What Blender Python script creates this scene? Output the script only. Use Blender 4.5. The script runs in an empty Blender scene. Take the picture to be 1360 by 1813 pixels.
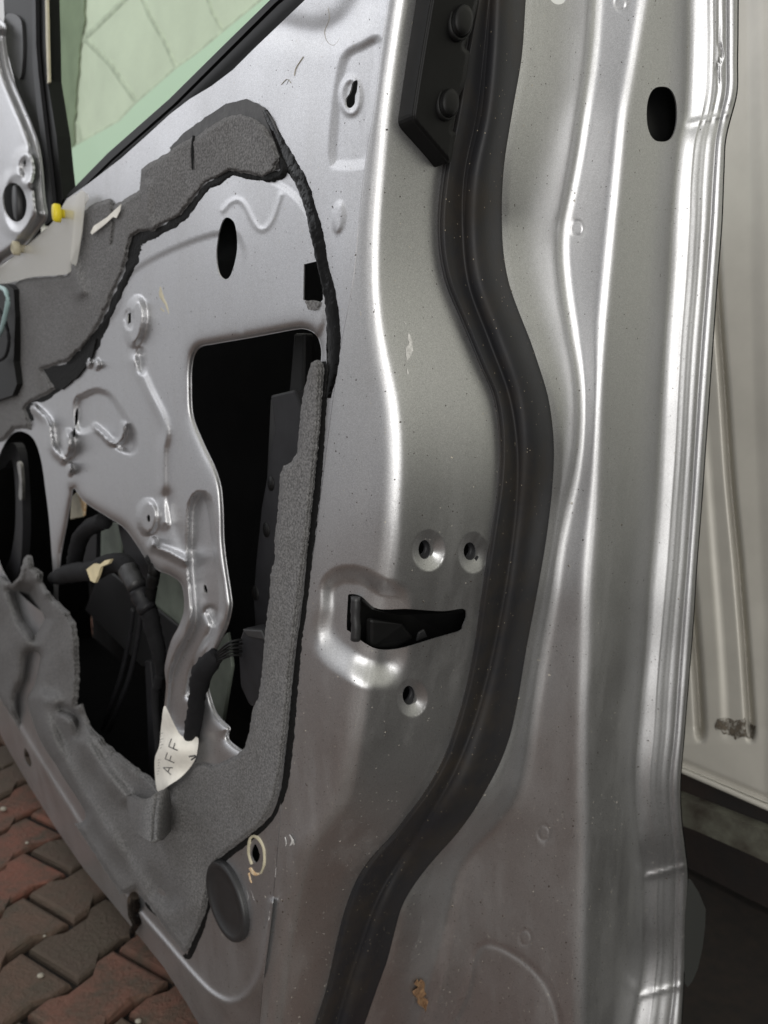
import bpy, math, random
import numpy as np
from mathutils import Vector, noise
from mathutils.geometry import delaunay_2d_cdt
random.seed(4); rng = np.random.default_rng(4)
scn = bpy.context.scene
col = scn.collection
# ------------------------------------------------------------------ camera
F = 1350.0; PITCH = math.radians(9.5); CX, CY = 680.0, 906.5
cam = bpy.data.cameras.new("camera"); camo = bpy.data.objects.new("camera", cam); col.objects.link(camo)
camo.location = (0, 0, 0); camo.rotation_euler = (math.radians(90) - PITCH, 0, 0)
cam.sensor_fit = 'VERTICAL'; cam.sensor_height = 24; cam.lens = 24 * F / 1813.0
cam.clip_start = 0.02; cam.clip_end = 200
cam.dof.use_dof = True; cam.dof.focus_distance = 0.46; cam.dof.aperture_fstop = 7.5
scn.camera = camo
# ------------------------------------------------------------------ view
scn.view_settings.view_transform = 'Standard'; scn.view_settings.look = 'None'
scn.view_settings.exposure = 0.0; scn.view_settings.gamma = 1
# ------------------------------------------------------------------ world: dim hall light, paler overhead, cool to the left, warm grey to the right
w = bpy.data.worlds.new("World"); scn.world = w; w.use_nodes = True
nt = w.node_tree; N = nt.nodes; Lk = nt.links
bg = N['Background']
tc = N.new('ShaderNodeTexCoord'); sx = N.new('ShaderNodeSeparateXYZ'); Lk.new(tc.outputs['Generated'], sx.inputs[0])
rz = N.new('ShaderNodeValToRGB'); rx = N.new('ShaderNodeValToRGB'); mx = N.new('ShaderNodeMix'); mx.data_type = 'RGBA'; mx.blend_type = 'MULTIPLY'; mx.inputs[0].default_value = 1
mr = N.new('ShaderNodeMapRange'); mr.inputs[1].default_value = -1; mr.inputs[2].default_value = 1
Lk.new(sx.outputs[2], mr.inputs[0]); Lk.new(mr.outputs[0], rz.inputs[0])
mr2 = N.new('ShaderNodeMapRange'); mr2.inputs[1].default_value = -1; mr2.inputs[2].default_value = 1
Lk.new(sx.outputs[0], mr2.inputs[0]); Lk.new(mr2.outputs[0], rx.inputs[0])
e = rz.color_ramp.elements; e[0].position = 0.20; e[0].color = (.02, .017, .017, 1); e[1].position = 0.85; e[1].color = (.85, .85, .85, 1)
rz2 = N.new('ShaderNodeValToRGB'); Lk.new(mr.outputs[0], rz2.inputs[0]); e2 = rz2.color_ramp.elements
e2[0].position = 0.20; e2[0].color = (.015, .013, .013, 1); e2[1].position = 0.85; e2[1].color = (.80, .79, .69, 1)
for p_, v_ in ((.31, .20), (.36, .36), (.41, .48), (.47, .53), (.60, .53)):      # the left of the hall
    k = e.new(p_); k.color = (v_ * .98, v_ * .98, v_, 1)
for p_, v_ in ((.31, .012), (.36, .03), (.41, .13), (.47, .46), (.60, .58)):      # the right: pale warm wall, darker floor
    k = e2.new(p_); k.color = (v_, v_ * .99, v_ * .86, 1)
e = rx.color_ramp.elements; e[0].position = 0.30; e[0].color = (0, 0, 0, 1); e[1].position = 0.75; e[1].color = (1, 1, 1, 1)
mx.blend_type = 'MIX'; Lk.new(rx.outputs[0], mx.inputs[0])
Lk.new(rz.outputs[0], mx.inputs[6]); Lk.new(rz2.outputs[0], mx.inputs[7]); Lk.new(mx.outputs[2], bg.inputs[0]); bg.inputs[1].default_value = 0.95
# ------------------------------------------------------------------ lamps
def area(name, loc, target, sx_, sy_, power, colr=(1, 1, 1)):
    l = bpy.data.lights.new(name, 'AREA'); l.shape = 'RECTANGLE'; l.size = sx_; l.size_y = sy_; l.energy = power; l.color = colr
    o = bpy.data.objects.new(name, l); col.objects.link(o); o.location = loc
    d = Vector(target) - Vector(loc); o.rotation_euler = d.to_track_quat('-Z', 'Y').to_euler(); return o
area('ridge_highlight_lamp', (-0.02, -1.3, .15), (0.0, 0.6, -0.0), 0.80, 1.64, 23.5, (1, .985, .96))  # unseen upright lamp behind the camera, shaped for the ridge highlights
area('side_lamp', (-2.2, 1.2, 1.6), (0, 0.7, 0), 2.0, 2.0, 16, (.93, .95, 1))

# ------------------------------------------------------------------ geometry frame
A = math.radians(40)
pv = np.array([-math.sin(A), math.cos(A), 0.0]); sv = np.array([math.cos(A), math.sin(A), 0.0])
ca, sa = math.cos(PITCH), math.sin(PITCH)
def rays(x, y):
    x = np.asarray(x, float); y = np.asarray(y, float)
    cx = (x - CX) / F; cy = -(y - CY) / F
    return np.stack([cx, cy * sa + ca, cy * ca - sa], -1)
DEP = 0.45
D0 = float((rays(700, 900) * DEP) @ sv)
def tS(x, y, S=0.0):                      # ray parameter where it meets the upright plane at depth S behind the door's inner face
    return (D0 + S) / (rays(x, y) @ sv)
def W(x, y, S=0.0):
    t = tS(x, y, S); r = rays(x, y)
    return r * (t[..., None] if np.ndim(t) else t)
GZ = -0.71
def WG(x, y, z=GZ):
    r = rays(x, y); return r * (z / r[..., 2])[..., None]

# ------------------------------------------------------------------ helpers
def resample(poly, step, closed=True):
    P = np.array(poly, float)
    if closed: P = np.vstack([P, P[:1]])
    out = []
    for a, b in zip(P[:-1], P[1:]):
        n = max(1, int(round(np.hypot(*(b - a)) / step)))
        for i in range(n): out.append(a + (b - a) * i / n)
    if not closed: out.append(P[-1])
    return np.array(out)
def smooth(poly, step=4, closed=True):     # Catmull-Rom
    P = np.array(poly, float); n = len(P); out = []
    rngi = range(n) if closed else range(n - 1)
    for i in rngi:
        if closed: a, b, c, d = P[(i - 1) % n], P[i], P[(i + 1) % n], P[(i + 2) % n]
        else: a, b, c, d = P[max(i - 1, 0)], P[i], P[i + 1], P[min(i + 2, n - 1)]
        m = max(2, int(np.hypot(*(c - b)) / step))
        for k in range(m):
            t = k / m
            out.append(0.5 * ((2 * b) + (-a + c) * t + (2 * a - 5 * b + 4 * c - d) * t * t + (-a + 3 * b - 3 * c + d) * t ** 3))
    if not closed: out.append(P[-1])
    return np.array(out)
def rough(poly, step=3, amp=2.2, freq=0.07, seed=0.0, closed=True):
    P = resample(poly, step, closed); out = []
    for p in P:
        v = noise.fractal(Vector((p[0] * freq, p[1] * freq, seed)), .8, 2.2, 4)
        u = noise.fractal(Vector((p[0] * freq, p[1] * freq, seed + 9)), .8, 2.2, 4)
        out.append((p[0] + amp * v, p[1] + amp * u))
    return np.array(out)
def inside(pts, poly):
    x, y = pts[:, 0], pts[:, 1]; r = np.zeros(len(pts), bool); P = np.array(poly, float); Q = np.roll(P, -1, 0)
    for (x0, y0), (x1, y1) in zip(P, Q):
        if y0 == y1: continue
        c = ((y0 > y) != (y1 > y)) & (x < (x1 - x0) * (y - y0) / (y1 - y0) + x0); r ^= c
    return r
def dist(pts, path, closed=False):
    P = np.array(path, float)
    if closed: P = np.vstack([P, P[:1]])
    best = np.full(len(pts), 1e9)
    for a, b in zip(P[:-1], P[1:]):
        ab = b - a; L = ab @ ab + 1e-9
        t = np.clip(((pts - a) @ ab) / L, 0, 1); d = pts - a - t[:, None] * ab
        best = np.minimum(best, np.hypot(d[:, 0], d[:, 1]))
    return best
def sst(a, b, v):
    t = np.clip((v - a) / (b - a), 0, 1); return t * t * (3 - 2 * t)
def sdf(pts, poly):
    d = dist(pts, poly, True); return np.where(inside(pts, poly), -d, d)
def pad(pts, poly, h, w):                  # h metres inside (positive = pressed away), easing over w pixels
    return h * (1 - sst(-w / 2, w / 2, sdf(pts, poly)))
def ridge(pts, path, h, w, closed=False):
    return h * np.exp(-(dist(pts, path, closed) / w) ** 2)
def circle(cx, cy, rx_, ry_, n=28, rot=0):
    t = np.arange(n) * 2 * math.pi / n; c, s = math.cos(rot), math.sin(rot)
    x = rx_ * np.cos(t); y = ry_ * np.sin(t)
    return np.stack([cx + x * c - y * s, cy + x * s + y * c], -1)

def empty(name, loc):
    o = bpy.data.objects.new(name, None); col.objects.link(o); o.location = loc; o.empty_display_size = .05
    return o
def tag(o, label=None, cat=None, group=None, kind=None):
    if label: o['label'] = label
    if cat: o['category'] = cat
    if group: o['group'] = group
    if kind: o['kind'] = kind
    return o
def world_loc(p):
    v = np.zeros(3)
    while p is not None: v = v + np.array(p.location); p = p.parent
    return v
def mkmesh(name, V, Fc, m, parent=None, smooth_=True, normals=None):
    V = np.asarray(V, float) - world_loc(parent)
    me = bpy.data.meshes.new(name); me.from_pydata(V.tolist(), [], [list(map(int, f)) for f in Fc]); me.update()
    if smooth_: me.polygons.foreach_set('use_smooth', [True] * len(me.polygons))
    if normals is not None: me.normals_split_custom_set_from_vertices(np.asarray(normals).tolist())
    if m is not None: me.materials.append(m)
    o = bpy.data.objects.new(name, me); col.objects.link(o)
    if parent is not None: o.parent = parent
    return o
def sheet(name, outline, holes, tf, step, m, parent, thick=0.001, back=None, pts=None, hole_step=3.0, out_step=None, aux=None):
    """A pressed sheet: outline and holes in picture units, its depth from tf(pts) -> ray parameter; thickness along back."""
    back = sv if back is None else back
    O = resample(outline, out_step or step)
    Hs = [resample(h, hole_step) for h in holes]
    if pts is None:
        lo, hi = O.min(0), O.max(0)
        gx, gy = np.meshgrid(np.arange(lo[0], hi[0], step), np.arange(lo[1], hi[1], step))
        gx = gx + (np.arange(gx.shape[0]) % 2)[:, None] * step * .5
        pts = np.stack([gx.ravel(), gy.ravel()], -1)
    for h in holes:
        h_ = resample(h, 4); lo, hi = h_.min(0), h_.max(0)
        if min(hi - lo) > 45 and step < 5:
            tn = np.roll(h_, -1, 0) - np.roll(h_, 1, 0); tn /= np.hypot(tn[:, 0], tn[:, 1])[:, None] + 1e-9; nn_ = np.stack([tn[:, 1], -tn[:, 0]], -1)
            dd_ = dist(pts, h_, True); pts = pts[dd_ > 17]
            for sgn in (-1, 1):
                for dd_ in (2.2, 4.5, 7.5, 11, 15.5): pts = np.vstack([pts, h_ + sgn * dd_ * nn_])
    keep = inside(pts, O) & (dist(pts, O[::1], True) > step * .35)
    pts = pts[keep]
    for h in Hs:
        lo, hi = h.min(0) - 6, h.max(0) + 6
        near = (pts[:, 0] > lo[0]) & (pts[:, 0] < hi[0]) & (pts[:, 1] > lo[1]) & (pts[:, 1] < hi[1])
        if near.any():
            idx = np.where(near)[0]; q = pts[idx]
            bad = inside(q, h) | (dist(q, h, True) < 1.5)
            pts = np.delete(pts, idx[bad], 0)
    allv = [pts]; edges = []; n = len(pts)
    for loop in [O] + Hs:
        k = len(loop); edges += [(n + i, n + (i + 1) % k) for i in range(k)]; allv.append(loop); n += k
    if aux is not None: allv.append(aux)
    V2 = np.vstack(allv)
    vo, eo, fo, _, _, _ = delaunay_2d_cdt([Vector(v) for v in V2], edges, [], 0, 1e-4)
    V2 = np.array([(v.x, v.y) for v in vo]); Fa = np.array([f for f in fo if len(f) == 3])
    cen = V2[Fa].mean(1); ok = inside(cen, O)
    for h in Hs: ok &= ~inside(cen, h)
    Fa = Fa[ok]
    def P3(q): return rays(q[:, 0], q[:, 1]) * tf(q)[:, None]
    X = P3(V2); eps = .7
    dx = P3(V2 + [eps, 0]) - P3(V2 - [eps, 0]); dy = P3(V2 + [0, eps]) - P3(V2 - [0, eps])
    nrm = np.cross(dx, dy); nrm /= np.linalg.norm(nrm, axis=1)[:, None] + 1e-12
    flip = (nrm * X).sum(1) > 0; nrm[flip] *= -1
    # winding towards the camera
    fn = np.cross(X[Fa[:, 1]] - X[Fa[:, 0]], X[Fa[:, 2]] - X[Fa[:, 0]])
    bad = (fn * X[Fa[:, 0]]).sum(1) > 0; Fa[bad] = Fa[bad][:, ::-1]
    n = len(X); B = X + back * thick
    Vv = [X, B]; Nn = [nrm, -nrm]; faces = [*Fa.tolist(), *(Fa[:, ::-1] + n).tolist()]
    # rim
    es = {}
    for f in Fa:
        for a, b in ((f[0], f[1]), (f[1], f[2]), (f[2], f[0])):
            es[(a, b)] = 1
    rim = [(a, b) for (a, b) in es if (b, a) not in es]
    base = 2 * n; rv = []; rn = []
    for a, b in rim:
        q = np.cross(X[b] - X[a], B[a] - X[a]); q /= np.linalg.norm(q) + 1e-12
        i = base + len(rv); rv += [X[a], X[b], B[b], B[a]]; rn += [-q] * 4
        faces.append([i + 3, i + 2, i + 1, i])
    Vv.append(np.array(rv)); Nn.append(np.array(rn))
    return mkmesh(name, np.vstack(Vv), faces, m, parent, True, np.vstack(Nn))
def slab(name, poly3, vec, m, parent, bevel=0.0008):   # a flat plate: 3-D outline, extruded by vec, bevelled
    P = np.asarray(poly3, float); n = len(P); V = np.vstack([P, P + vec])
    c = P.mean(0); nn = np.cross(P[1] - P[0], P[2] - P[1])
    fs = [list(range(n)), list(range(2 * n - 1, n - 1, -1))] + [[i, i + n, (i + 1) % n + n, (i + 1) % n] for i in range(n)]
    o = mkmesh(name, V, fs, m, parent, False)
    import bmesh
    bm = bmesh.new(); bm.from_mesh(o.data); bmesh.ops.recalc_face_normals(bm, faces=bm.faces[:])
    bm.to_mesh(o.data); bm.free()
    if bevel:
        b = o.modifiers.new('bevel', 'BEVEL'); b.width = bevel; b.segments = 2; b.limit_method = 'ANGLE'
    return o
def tube(name, path3, r, m, parent, seg=10, flat=1.0, wob=0.0, seed=0):
    P = np.asarray(path3, float); n = len(P)
    r = np.full(n, r) if np.isscalar(r) else np.interp(np.linspace(0, 1, n), np.linspace(0, 1, len(r)), r)
    V = []; Fc = []
    up = np.array([0, 0, 1.0])
    for i in range(n):
        t = P[min(i + 1, n - 1)] - P[max(i - 1, 0)]; t /= np.linalg.norm(t) + 1e-12
        a = np.cross(t, sv if abs(t @ up) > .9 else up); a /= np.linalg.norm(a); b = np.cross(t, a)
        for k in range(seg):
            an = 2 * math.pi * k / seg
            q = 1 + (wob * noise.noise(Vector((i * .9 + seed, k * 1.3, seed))) if wob else 0)
            V.append(P[i] + r[i] * q * (a * math.cos(an) + b * math.sin(an) * flat))
    for i in range(n - 1):
        for k in range(seg):
            Fc.append([i * seg + k, i * seg + (k + 1) % seg, (i + 1) * seg + (k + 1) % seg, (i + 1) * seg + k])
    Fc.append(list(range(seg))[::-1]); Fc.append([(n - 1) * seg + k for k in range(seg)])
    return mkmesh(name, V, Fc, m, parent)
def path3(pxs, S, step=5):
    """picture path with depth S (number or per-point list) -> smooth 3-D path"""
    P = np.array(pxs, float); Sd = np.full(len(P), S) if np.isscalar(S) else np.array(S, float)
    Q = np.column_stack([P, Sd]); n = len(Q); out = []
    for i in range(n - 1):
        a, b, c, d = Q[max(i - 1, 0)], Q[i], Q[i + 1], Q[min(i + 2, n - 1)]
        m = max(2, int(np.hypot(*(c - b)[:2]) / step))
        for k in range(m):
            t = k / m; out.append(0.5 * ((2 * b) + (-a + c) * t + (2 * a - 5 * b + 4 * c - d) * t * t + (-a + 3 * b - 3 * c + d) * t ** 3))
    out.append(Q[-1]); out = np.array(out)
    return np.array([W(x, y, s) for x, y, s in out])
def bead(name, path, widths, h, tf, m, parent, wob=.25, seed=0, step=3, cross=7, straight=False):
    """a squeezed bead of goo lying on a surface: picture path, half-widths in px, height in metres towards the room"""
    P = smooth(path, step, False) if not straight else resample(path, step, False); n = len(P)
    w_ = np.interp(np.linspace(0, 1, n), np.linspace(0, 1, len(widths)), widths)
    q = []
    for i in range(n):
        t = P[min(i + 1, n - 1)] - P[max(i - 1, 0)]; t /= np.hypot(*t) + 1e-9; a = np.array([-t[1], t[0]])
        for k in range(cross):
            u = -1 + 2 * k / (cross - 1)
            ww = w_[i] * (1 + wob * noise.noise(Vector((P[i][0] * .09, P[i][1] * .09, seed + (3 if u > 0 else 0)))) + wob * .5 * noise.noise(Vector((P[i][0] * .3, P[i][1] * .3, seed + (3 if u > 0 else 0)))))
            hh = h * math.sqrt(max(0, 1 - u * u)) * (1 + .5 * wob * noise.noise(Vector((P[i][0] * .05, P[i][1] * .05, u * 2 + seed))))
            q.append((*(P[i] + a * ww * u), hh - .0004))
    q = np.array(q); t = tf(q[:, :2]); X = rays(q[:, 0], q[:, 1]) * t[:, None] - sv * q[:, 2:3]
    Fc = [[i * cross + k, i * cross + k + 1, (i + 1) * cross + k + 1, (i + 1) * cross + k] for i in range(n - 1) for k in range(cross - 1)]
    o = mkmesh(name, X, Fc, m, parent)
    return o
def box3(name, c, ax, ay, az, m, parent, bevel=.001):
    c = np.asarray(c, float)
    P = np.array([c - ax - ay, c + ax - ay, c + ax + ay, c - ax + ay]) - az
    return slab(name, P, az * 2, m, parent, bevel)

# ------------------------------------------------------------------ materials
def mat(name, base, rough_=.5, metal=0.0, coat=0.0, noise_amt=0.0, noise_scale=60, bump=0.0, bump_scale=400, col2=None, spec=.5, trans=0, extra=None, detail=4):
    m = bpy.data.materials.new(name); m.use_nodes = True; nt = m.node_tree; b = nt.nodes['Principled BSDF']
    b.inputs['Base Color'].default_value = (*base, 1); b.inputs['Roughness'].default_value = rough_; b.inputs['Metallic'].default_value = metal
    b.inputs['Coat Weight'].default_value = coat; b.inputs['Coat Roughness'].default_value = .28; b.inputs['Specular IOR Level'].default_value = spec
    b.inputs['Transmission Weight'].default_value = trans
    tcn = nt.nodes.new('ShaderNodeTexCoord')
    def nz(scale, det=detail, r=.6):
        t = nt.nodes.new('ShaderNodeTexNoise'); t.inputs['Scale'].default_value = scale; t.inputs['Detail'].default_value = det; t.inputs['Roughness'].default_value = r
        nt.links.new(tcn.outputs['Object'], t.inputs['Vector']); return t
    if noise_amt or col2:
        t = nz(noise_scale); rp = nt.nodes.new('ShaderNodeValToRGB'); c2 = col2 or tuple(x * (1 - noise_amt) for x in base)
        rp.color_ramp.elements[0].position = .35; rp.color_ramp.elements[1].position = .68
        rp.color_ramp.elements[0].color = (*c2, 1); rp.color_ramp.elements[1].color = (*base, 1)
        nt.links.new(t.outputs[0], rp.inputs[0]); nt.links.new(rp.outputs[0], b.inputs['Base Color'])
    if bump:
        t = nz(bump_scale, 3); bp = nt.nodes.new('ShaderNodeBump'); bp.inputs['Strength'].default_value = 1; bp.inputs['Distance'].default_value = bump
        nt.links.new(t.outputs[0], bp.inputs['Height']); nt.links.new(bp.outputs[0], b.inputs['Normal'])
    if extra: extra(nt, b, tcn, nz)
    return m
def paint_mat(name, base, rough_, grime):
    """silver metallic paint with flakes, grime film, specks of dirt and fine scratches"""
    def ex(nt, b, tcn, nz):
        L = nt.links.new; nd = nt.nodes.new
        # flakes
        vo = nd('ShaderNodeTexVoronoi'); vo.inputs['Scale'].default_value = 2600; L(tcn.outputs['Object'], vo.inputs['Vector'])
        fl = nd('ShaderNodeMix'); fl.data_type = 'RGBA'; fl.blend_type = 'SOFT_LIGHT'; fl.inputs[0].default_value = .5
        fl.inputs[6].default_value = (*base, 1)
        bw = nd('ShaderNodeRGBToBW'); L(vo.outputs['Color'], bw.inputs[0])
        L(bw.outputs[0], fl.inputs[7])
        # grime film, stretched downwards
        mp = nd('ShaderNodeMapping'); mp.inputs['Scale'].default_value = (1, 1, .22); L(tcn.outputs['Object'], mp.inputs[0])
        g = nd('ShaderNodeTexNoise'); g.inputs['Scale'].default_value = 26; g.inputs['Detail'].default_value = 8; g.inputs['Roughness'].default_value = .65; L(mp.outputs[0], g.inputs['Vector'])
        gr = nd('ShaderNodeMapRange'); gr.inputs[1].default_value = .48; gr.inputs[2].default_value = .82; gr.inputs[3].default_value = 0; gr.inputs[4].default_value = grime; L(g.outputs[0], gr.inputs[0])
        # specks
        def speck(scale, rad, thr, seedoff):
            mp2 = nd('ShaderNodeMapping'); mp2.inputs['Location'].default_value = (seedoff, seedoff, 0); L(tcn.outputs['Object'], mp2.inputs[0])
            # warp so that the specks are not round
            wn = nd('ShaderNodeTexNoise'); wn.inputs['Scale'].default_value = scale * 2.5; L(mp2.outputs[0], wn.inputs['Vector'])
            ad = nd('ShaderNodeVectorMath'); ad.operation = 'MULTIPLY_ADD'; ad.inputs[1].default_value = (.5 / scale,) * 3
            L(wn.outputs['Color'], ad.inputs[0]); L(mp2.outputs[0], ad.inputs[2])
            v = nd('ShaderNodeTexVoronoi'); v.inputs['Scale'].default_value = scale; L(ad.outputs[0], v.inputs['Vector'])
            a = nd('ShaderNodeMath'); a.operation = 'LESS_THAN'; a.inputs[1].default_value = rad; L(v.outputs['Distance'], a.inputs[0])
            sp = nd('ShaderNodeSeparateColor'); L(v.outputs['Color'], sp.inputs[0])
            c = nd('ShaderNodeMath'); c.operation = 'GREATER_THAN'; c.inputs[1].default_value = thr; L(sp.outputs[0], c.inputs[0])
            d = nd('ShaderNodeMath'); d.operation = 'MULTIPLY'; L(a.outputs[0], d.inputs[0]); L(c.outputs[0], d.inputs[1]); return d, sp, c
        s1, c1, s1c = speck(120, .09, .72, 0); s2, c2, s2c = speck(340, .14, .80, 3.7)
        sm = nd('ShaderNodeMath'); sm.operation = 'MAXIMUM'; L(s1.outputs[0], sm.inputs[0]); L(s2.outputs[0], sm.inputs[1])
        sz = nd('ShaderNodeSeparateXYZ'); L(tcn.outputs['Object'], sz.inputs[0]); th_ = nd('ShaderNodeMapRange'); th_.inputs[1].default_value = .05; th_.inputs[2].default_value = .55; th_.inputs[3].default_value = .25; th_.inputs[4].default_value = .84; L(sz.outputs[2], th_.inputs[0])
        L(th_.outputs[0], s1c.inputs[1]); L(th_.outputs[0], s2c.inputs[1])
        # speck colour: mostly dark brown, some pale
        sc = nd('ShaderNodeValToRGB'); sc.color_ramp.interpolation = 'CONSTANT'; sc.color_ramp.elements[0].color = (.035, .025, .018, 1); sc.color_ramp.elements[1].position = .72; sc.color_ramp.elements[1].color = (.45, .42, .36, 1)
        L(c2.outputs[1], sc.inputs[0])
        m1 = nd('ShaderNodeMix'); m1.data_type = 'RGBA'; L(gr.outputs[0], m1.inputs[0]); L(fl.outputs[2], m1.inputs[6]); m1.inputs[7].default_value = (.17, .155, .13, 1)
        m2 = nd('ShaderNodeMix'); m2.data_type = 'RGBA'; L(sm.outputs[0], m2.inputs[0]); L(m1.outputs[2], m2.inputs[6]); L(sc.outputs[0], m2.inputs[7])
        L(m2.outputs[2], b.inputs['Base Color'])
        me_ = nd('ShaderNodeMath'); me_.operation = 'SUBTRACT'; me_.inputs[0].default_value = .96; 
        mm = nd('ShaderNodeMath'); mm.operation = 'MAXIMUM'; L(gr.outputs[0], mm.inputs[0]); L(sm.outputs[0], mm.inputs[1]); L(mm.outputs[0], me_.inputs[1])
        cl = nd('ShaderNodeClamp'); L(me_.outputs[0], cl.inputs[0]); L(cl.outputs[0], b.inputs['Metallic'])
        # roughness: smudges
        r1 = nd('ShaderNodeTexNoise'); r1.inputs['Scale'].default_value = 14; r1.inputs['Detail'].default_value = 7; L(tcn.outputs['Object'], r1.inputs['Vector'])
        rr = nd('ShaderNodeMapRange'); rr.inputs[1].default_value = .3; rr.inputs[2].default_value = .75; rr.inputs[3].default_value = rough_ - .03; rr.inputs[4].default_value = rough_ + .06; L(r1.outputs[0], rr.inputs[0])
        L(rr.outputs[0], b.inputs['Roughness'])
        # orange peel and specks in relief
        n2 = nd('ShaderNodeTexNoise'); n2.inputs['Scale'].default_value = 420; n2.inputs['Detail'].default_value = 2; L(tcn.outputs['Object'], n2.inputs['Vector'])
        bp = nd('ShaderNodeBump'); bp.inputs['Distance'].default_value = .00004; L(n2.outputs[0], bp.inputs['Height'])
        bp2 = nd('ShaderNodeBump'); bp2.inputs['Distance'].default_value = .0002; L(sm.outputs[0], bp2.inputs['Height']); L(bp.outputs[0], bp2.inputs['Normal'])
        L(bp2.outputs[0], b.inputs['Normal']); L(bp.outputs[0], b.inputs['Coat Normal'])
    return mat(name, base, rough_, .9, coat=.10, extra=ex)
M = {}
M['paint'] = paint_mat('silver_paint', (.51, .51, .52), .42, .16)
M['paint_shut'] = paint_mat('silver_paint_shut', (.51, .51, .515), .42, .22)
M['skin'] = mat('skin_inside_shaded', (.004, .004, .004), .9, .0, spec=.1, noise_amt=.4, noise_scale=20)  # near black: shade of the door cavity put into the colour
M['primer'] = mat('primer_inside', (.22, .25, .21), .6, .3, noise_amt=.4, noise_scale=20)
def rub_ex(nt, b, tcn, nz):
    L = nt.links.new; v = nt.nodes.new('ShaderNodeTexVoronoi'); v.inputs['Scale'].default_value = 300; v.inputs['Scale'].default_value = 480; L(tcn.outputs['Object'], v.inputs['Vector'])
    a = nt.nodes.new('ShaderNodeMath'); a.operation = 'LESS_THAN'; a.inputs[1].default_value = .15; L(v.outputs['Distance'], a.inputs[0])
    sp = nt.nodes.new('ShaderNodeSeparateColor'); L(v.outputs['Color'], sp.inputs[0]); c = nt.nodes.new('ShaderNodeMath'); c.operation = 'GREATER_THAN'; c.inputs[1].default_value = .93; L(sp.outputs[0], c.inputs[0])
    d = nt.nodes.new('ShaderNodeMath'); d.operation = 'MULTIPLY'; L(a.outputs[0], d.inputs[0]); L(c.outputs[0], d.inputs[1])
    t = nz(16, 8, .7); rp = nt.nodes.new('ShaderNodeValToRGB'); rp.color_ramp.elements[0].position = .45; rp.color_ramp.elements[1].position = .75
    rp.color_ramp.elements[0].color = (.015, .015, .017, 1); rp.color_ramp.elements[1].color = (.030, .024, .018, 1); L(t.outputs[0], rp.inputs[0])
    m_ = nt.nodes.new('ShaderNodeMix'); m_.data_type = 'RGBA'; L(d.outputs[0], m_.inputs[0]); L(rp.outputs[0], m_.inputs[6]); m_.inputs[7].default_value = (.32, .27, .20, 1)
    L(m_.outputs[2], b.inputs['Base Color']); rr = nt.nodes.new('ShaderNodeMapRange'); rr.inputs[3].default_value = .42; rr.inputs[4].default_value = .68; L(t.outputs[0], rr.inputs[0]); L(rr.outputs[0], b.inputs['Roughness'])
M['rubber'] = mat('seal_rubber', (.028, .027, .030), .45, spec=.3, bump=.00008, bump_scale=900, extra=rub_ex)
M['black'] = mat('black_plastic', (.005, .005, .005), .5, spec=.22, noise_amt=.3, noise_scale=90, bump=.00004, bump_scale=1500)
M['charcoal'] = mat('charcoal_plastic', (.016, .016, .018), .5, spec=.25, noise_amt=.3, noise_scale=60, bump=.00005, bump_scale=1200)
M['tape'] = mat('cloth_tape', (.008, .008, .009), .8, spec=.2, bump=.0003, bump_scale=500)
def goo_ex(nt, b, tcn, nz):
    t = nz(130, 5, .7); rr = nt.nodes.new('ShaderNodeMapRange'); rr.inputs[1].default_value = .42; rr.inputs[2].default_value = .6; rr.inputs[3].default_value = .06; rr.inputs[4].default_value = .30
    nt.links.new(t.outputs[0], rr.inputs[0]); nt.links.new(rr.outputs[0], b.inputs['Roughness'])
M['goo'] = mat('butyl', (.002, .002, .002), .2, bump=.0014, bump_scale=75, spec=.17, extra=goo_ex)
M['goo_dull'] = mat('butyl_dull', (.006, .006, .006), .7, bump=.0012, bump_scale=300, spec=.15)
M['mat_dark'] = mat('adhesive_film', (.05, .048, .047), .55, noise_amt=.5, noise_scale=120, bump=.0002, bump_scale=400)
def foam_ex(nt, b, tcn, nz):
    L = nt.links.new
    v = nt.nodes.new('ShaderNodeTexNoise'); v.inputs['Scale'].default_value = 620; v.inputs['Detail'].default_value = 2.5; L(tcn.outputs['Object'], v.inputs['Vector'])
    rp = nt.nodes.new('ShaderNodeValToRGB'); rp.color_ramp.elements[0].position = .36; rp.color_ramp.elements[1].position = .66
    rp.color_ramp.elements[0].color = (.082, .080, .080, 1); rp.color_ramp.elements[1].color = (.178, .174, .173, 1); L(v.outputs[0], rp.inputs[0])
    t = nz(16, 6); m_ = nt.nodes.new('ShaderNodeMix'); m_.data_type = 'RGBA'; m_.blend_type = 'MULTIPLY'
    r2 = nt.nodes.new('ShaderNodeMapRange'); r2.inputs[1].default_value = .42; r2.inputs[2].default_value = .7; L(t.outputs[0], r2.inputs[0]); L(r2.outputs[0], m_.inputs[0])
    m_.inputs[7].default_value = (.86, .85, .83, 1); L(rp.outputs[0], m_.inputs[6]); L(m_.outputs[2], b.inputs['Base Color'])
    bp = nt.nodes.new('ShaderNodeBump'); bp.inputs['Distance'].default_value = .0007; L(v.outputs[0], bp.inputs['Height']); L(bp.outputs[0], b.inputs['Normal'])
M['foam'] = mat('grey_foam', (.15, .14, .14), .85, extra=foam_ex, spec=.35)
M['foam_cut'] = mat('foam_cut', (.03, .028, .028), .9, bump=.001, bump_scale=500)
M['paper'] = mat('paper', (.78, .75, .68), .7, noise_amt=.15, noise_scale=80, bump=.0002, bump_scale=150)
M['ink'] = mat('ink', (.03, .03, .035), .7)
M['yellow'] = mat('yellow_plastic', (.72, .58, .02), .4)
M['cream'] = mat('cream_plastic', (.55, .50, .36), .5, noise_amt=.3)
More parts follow.
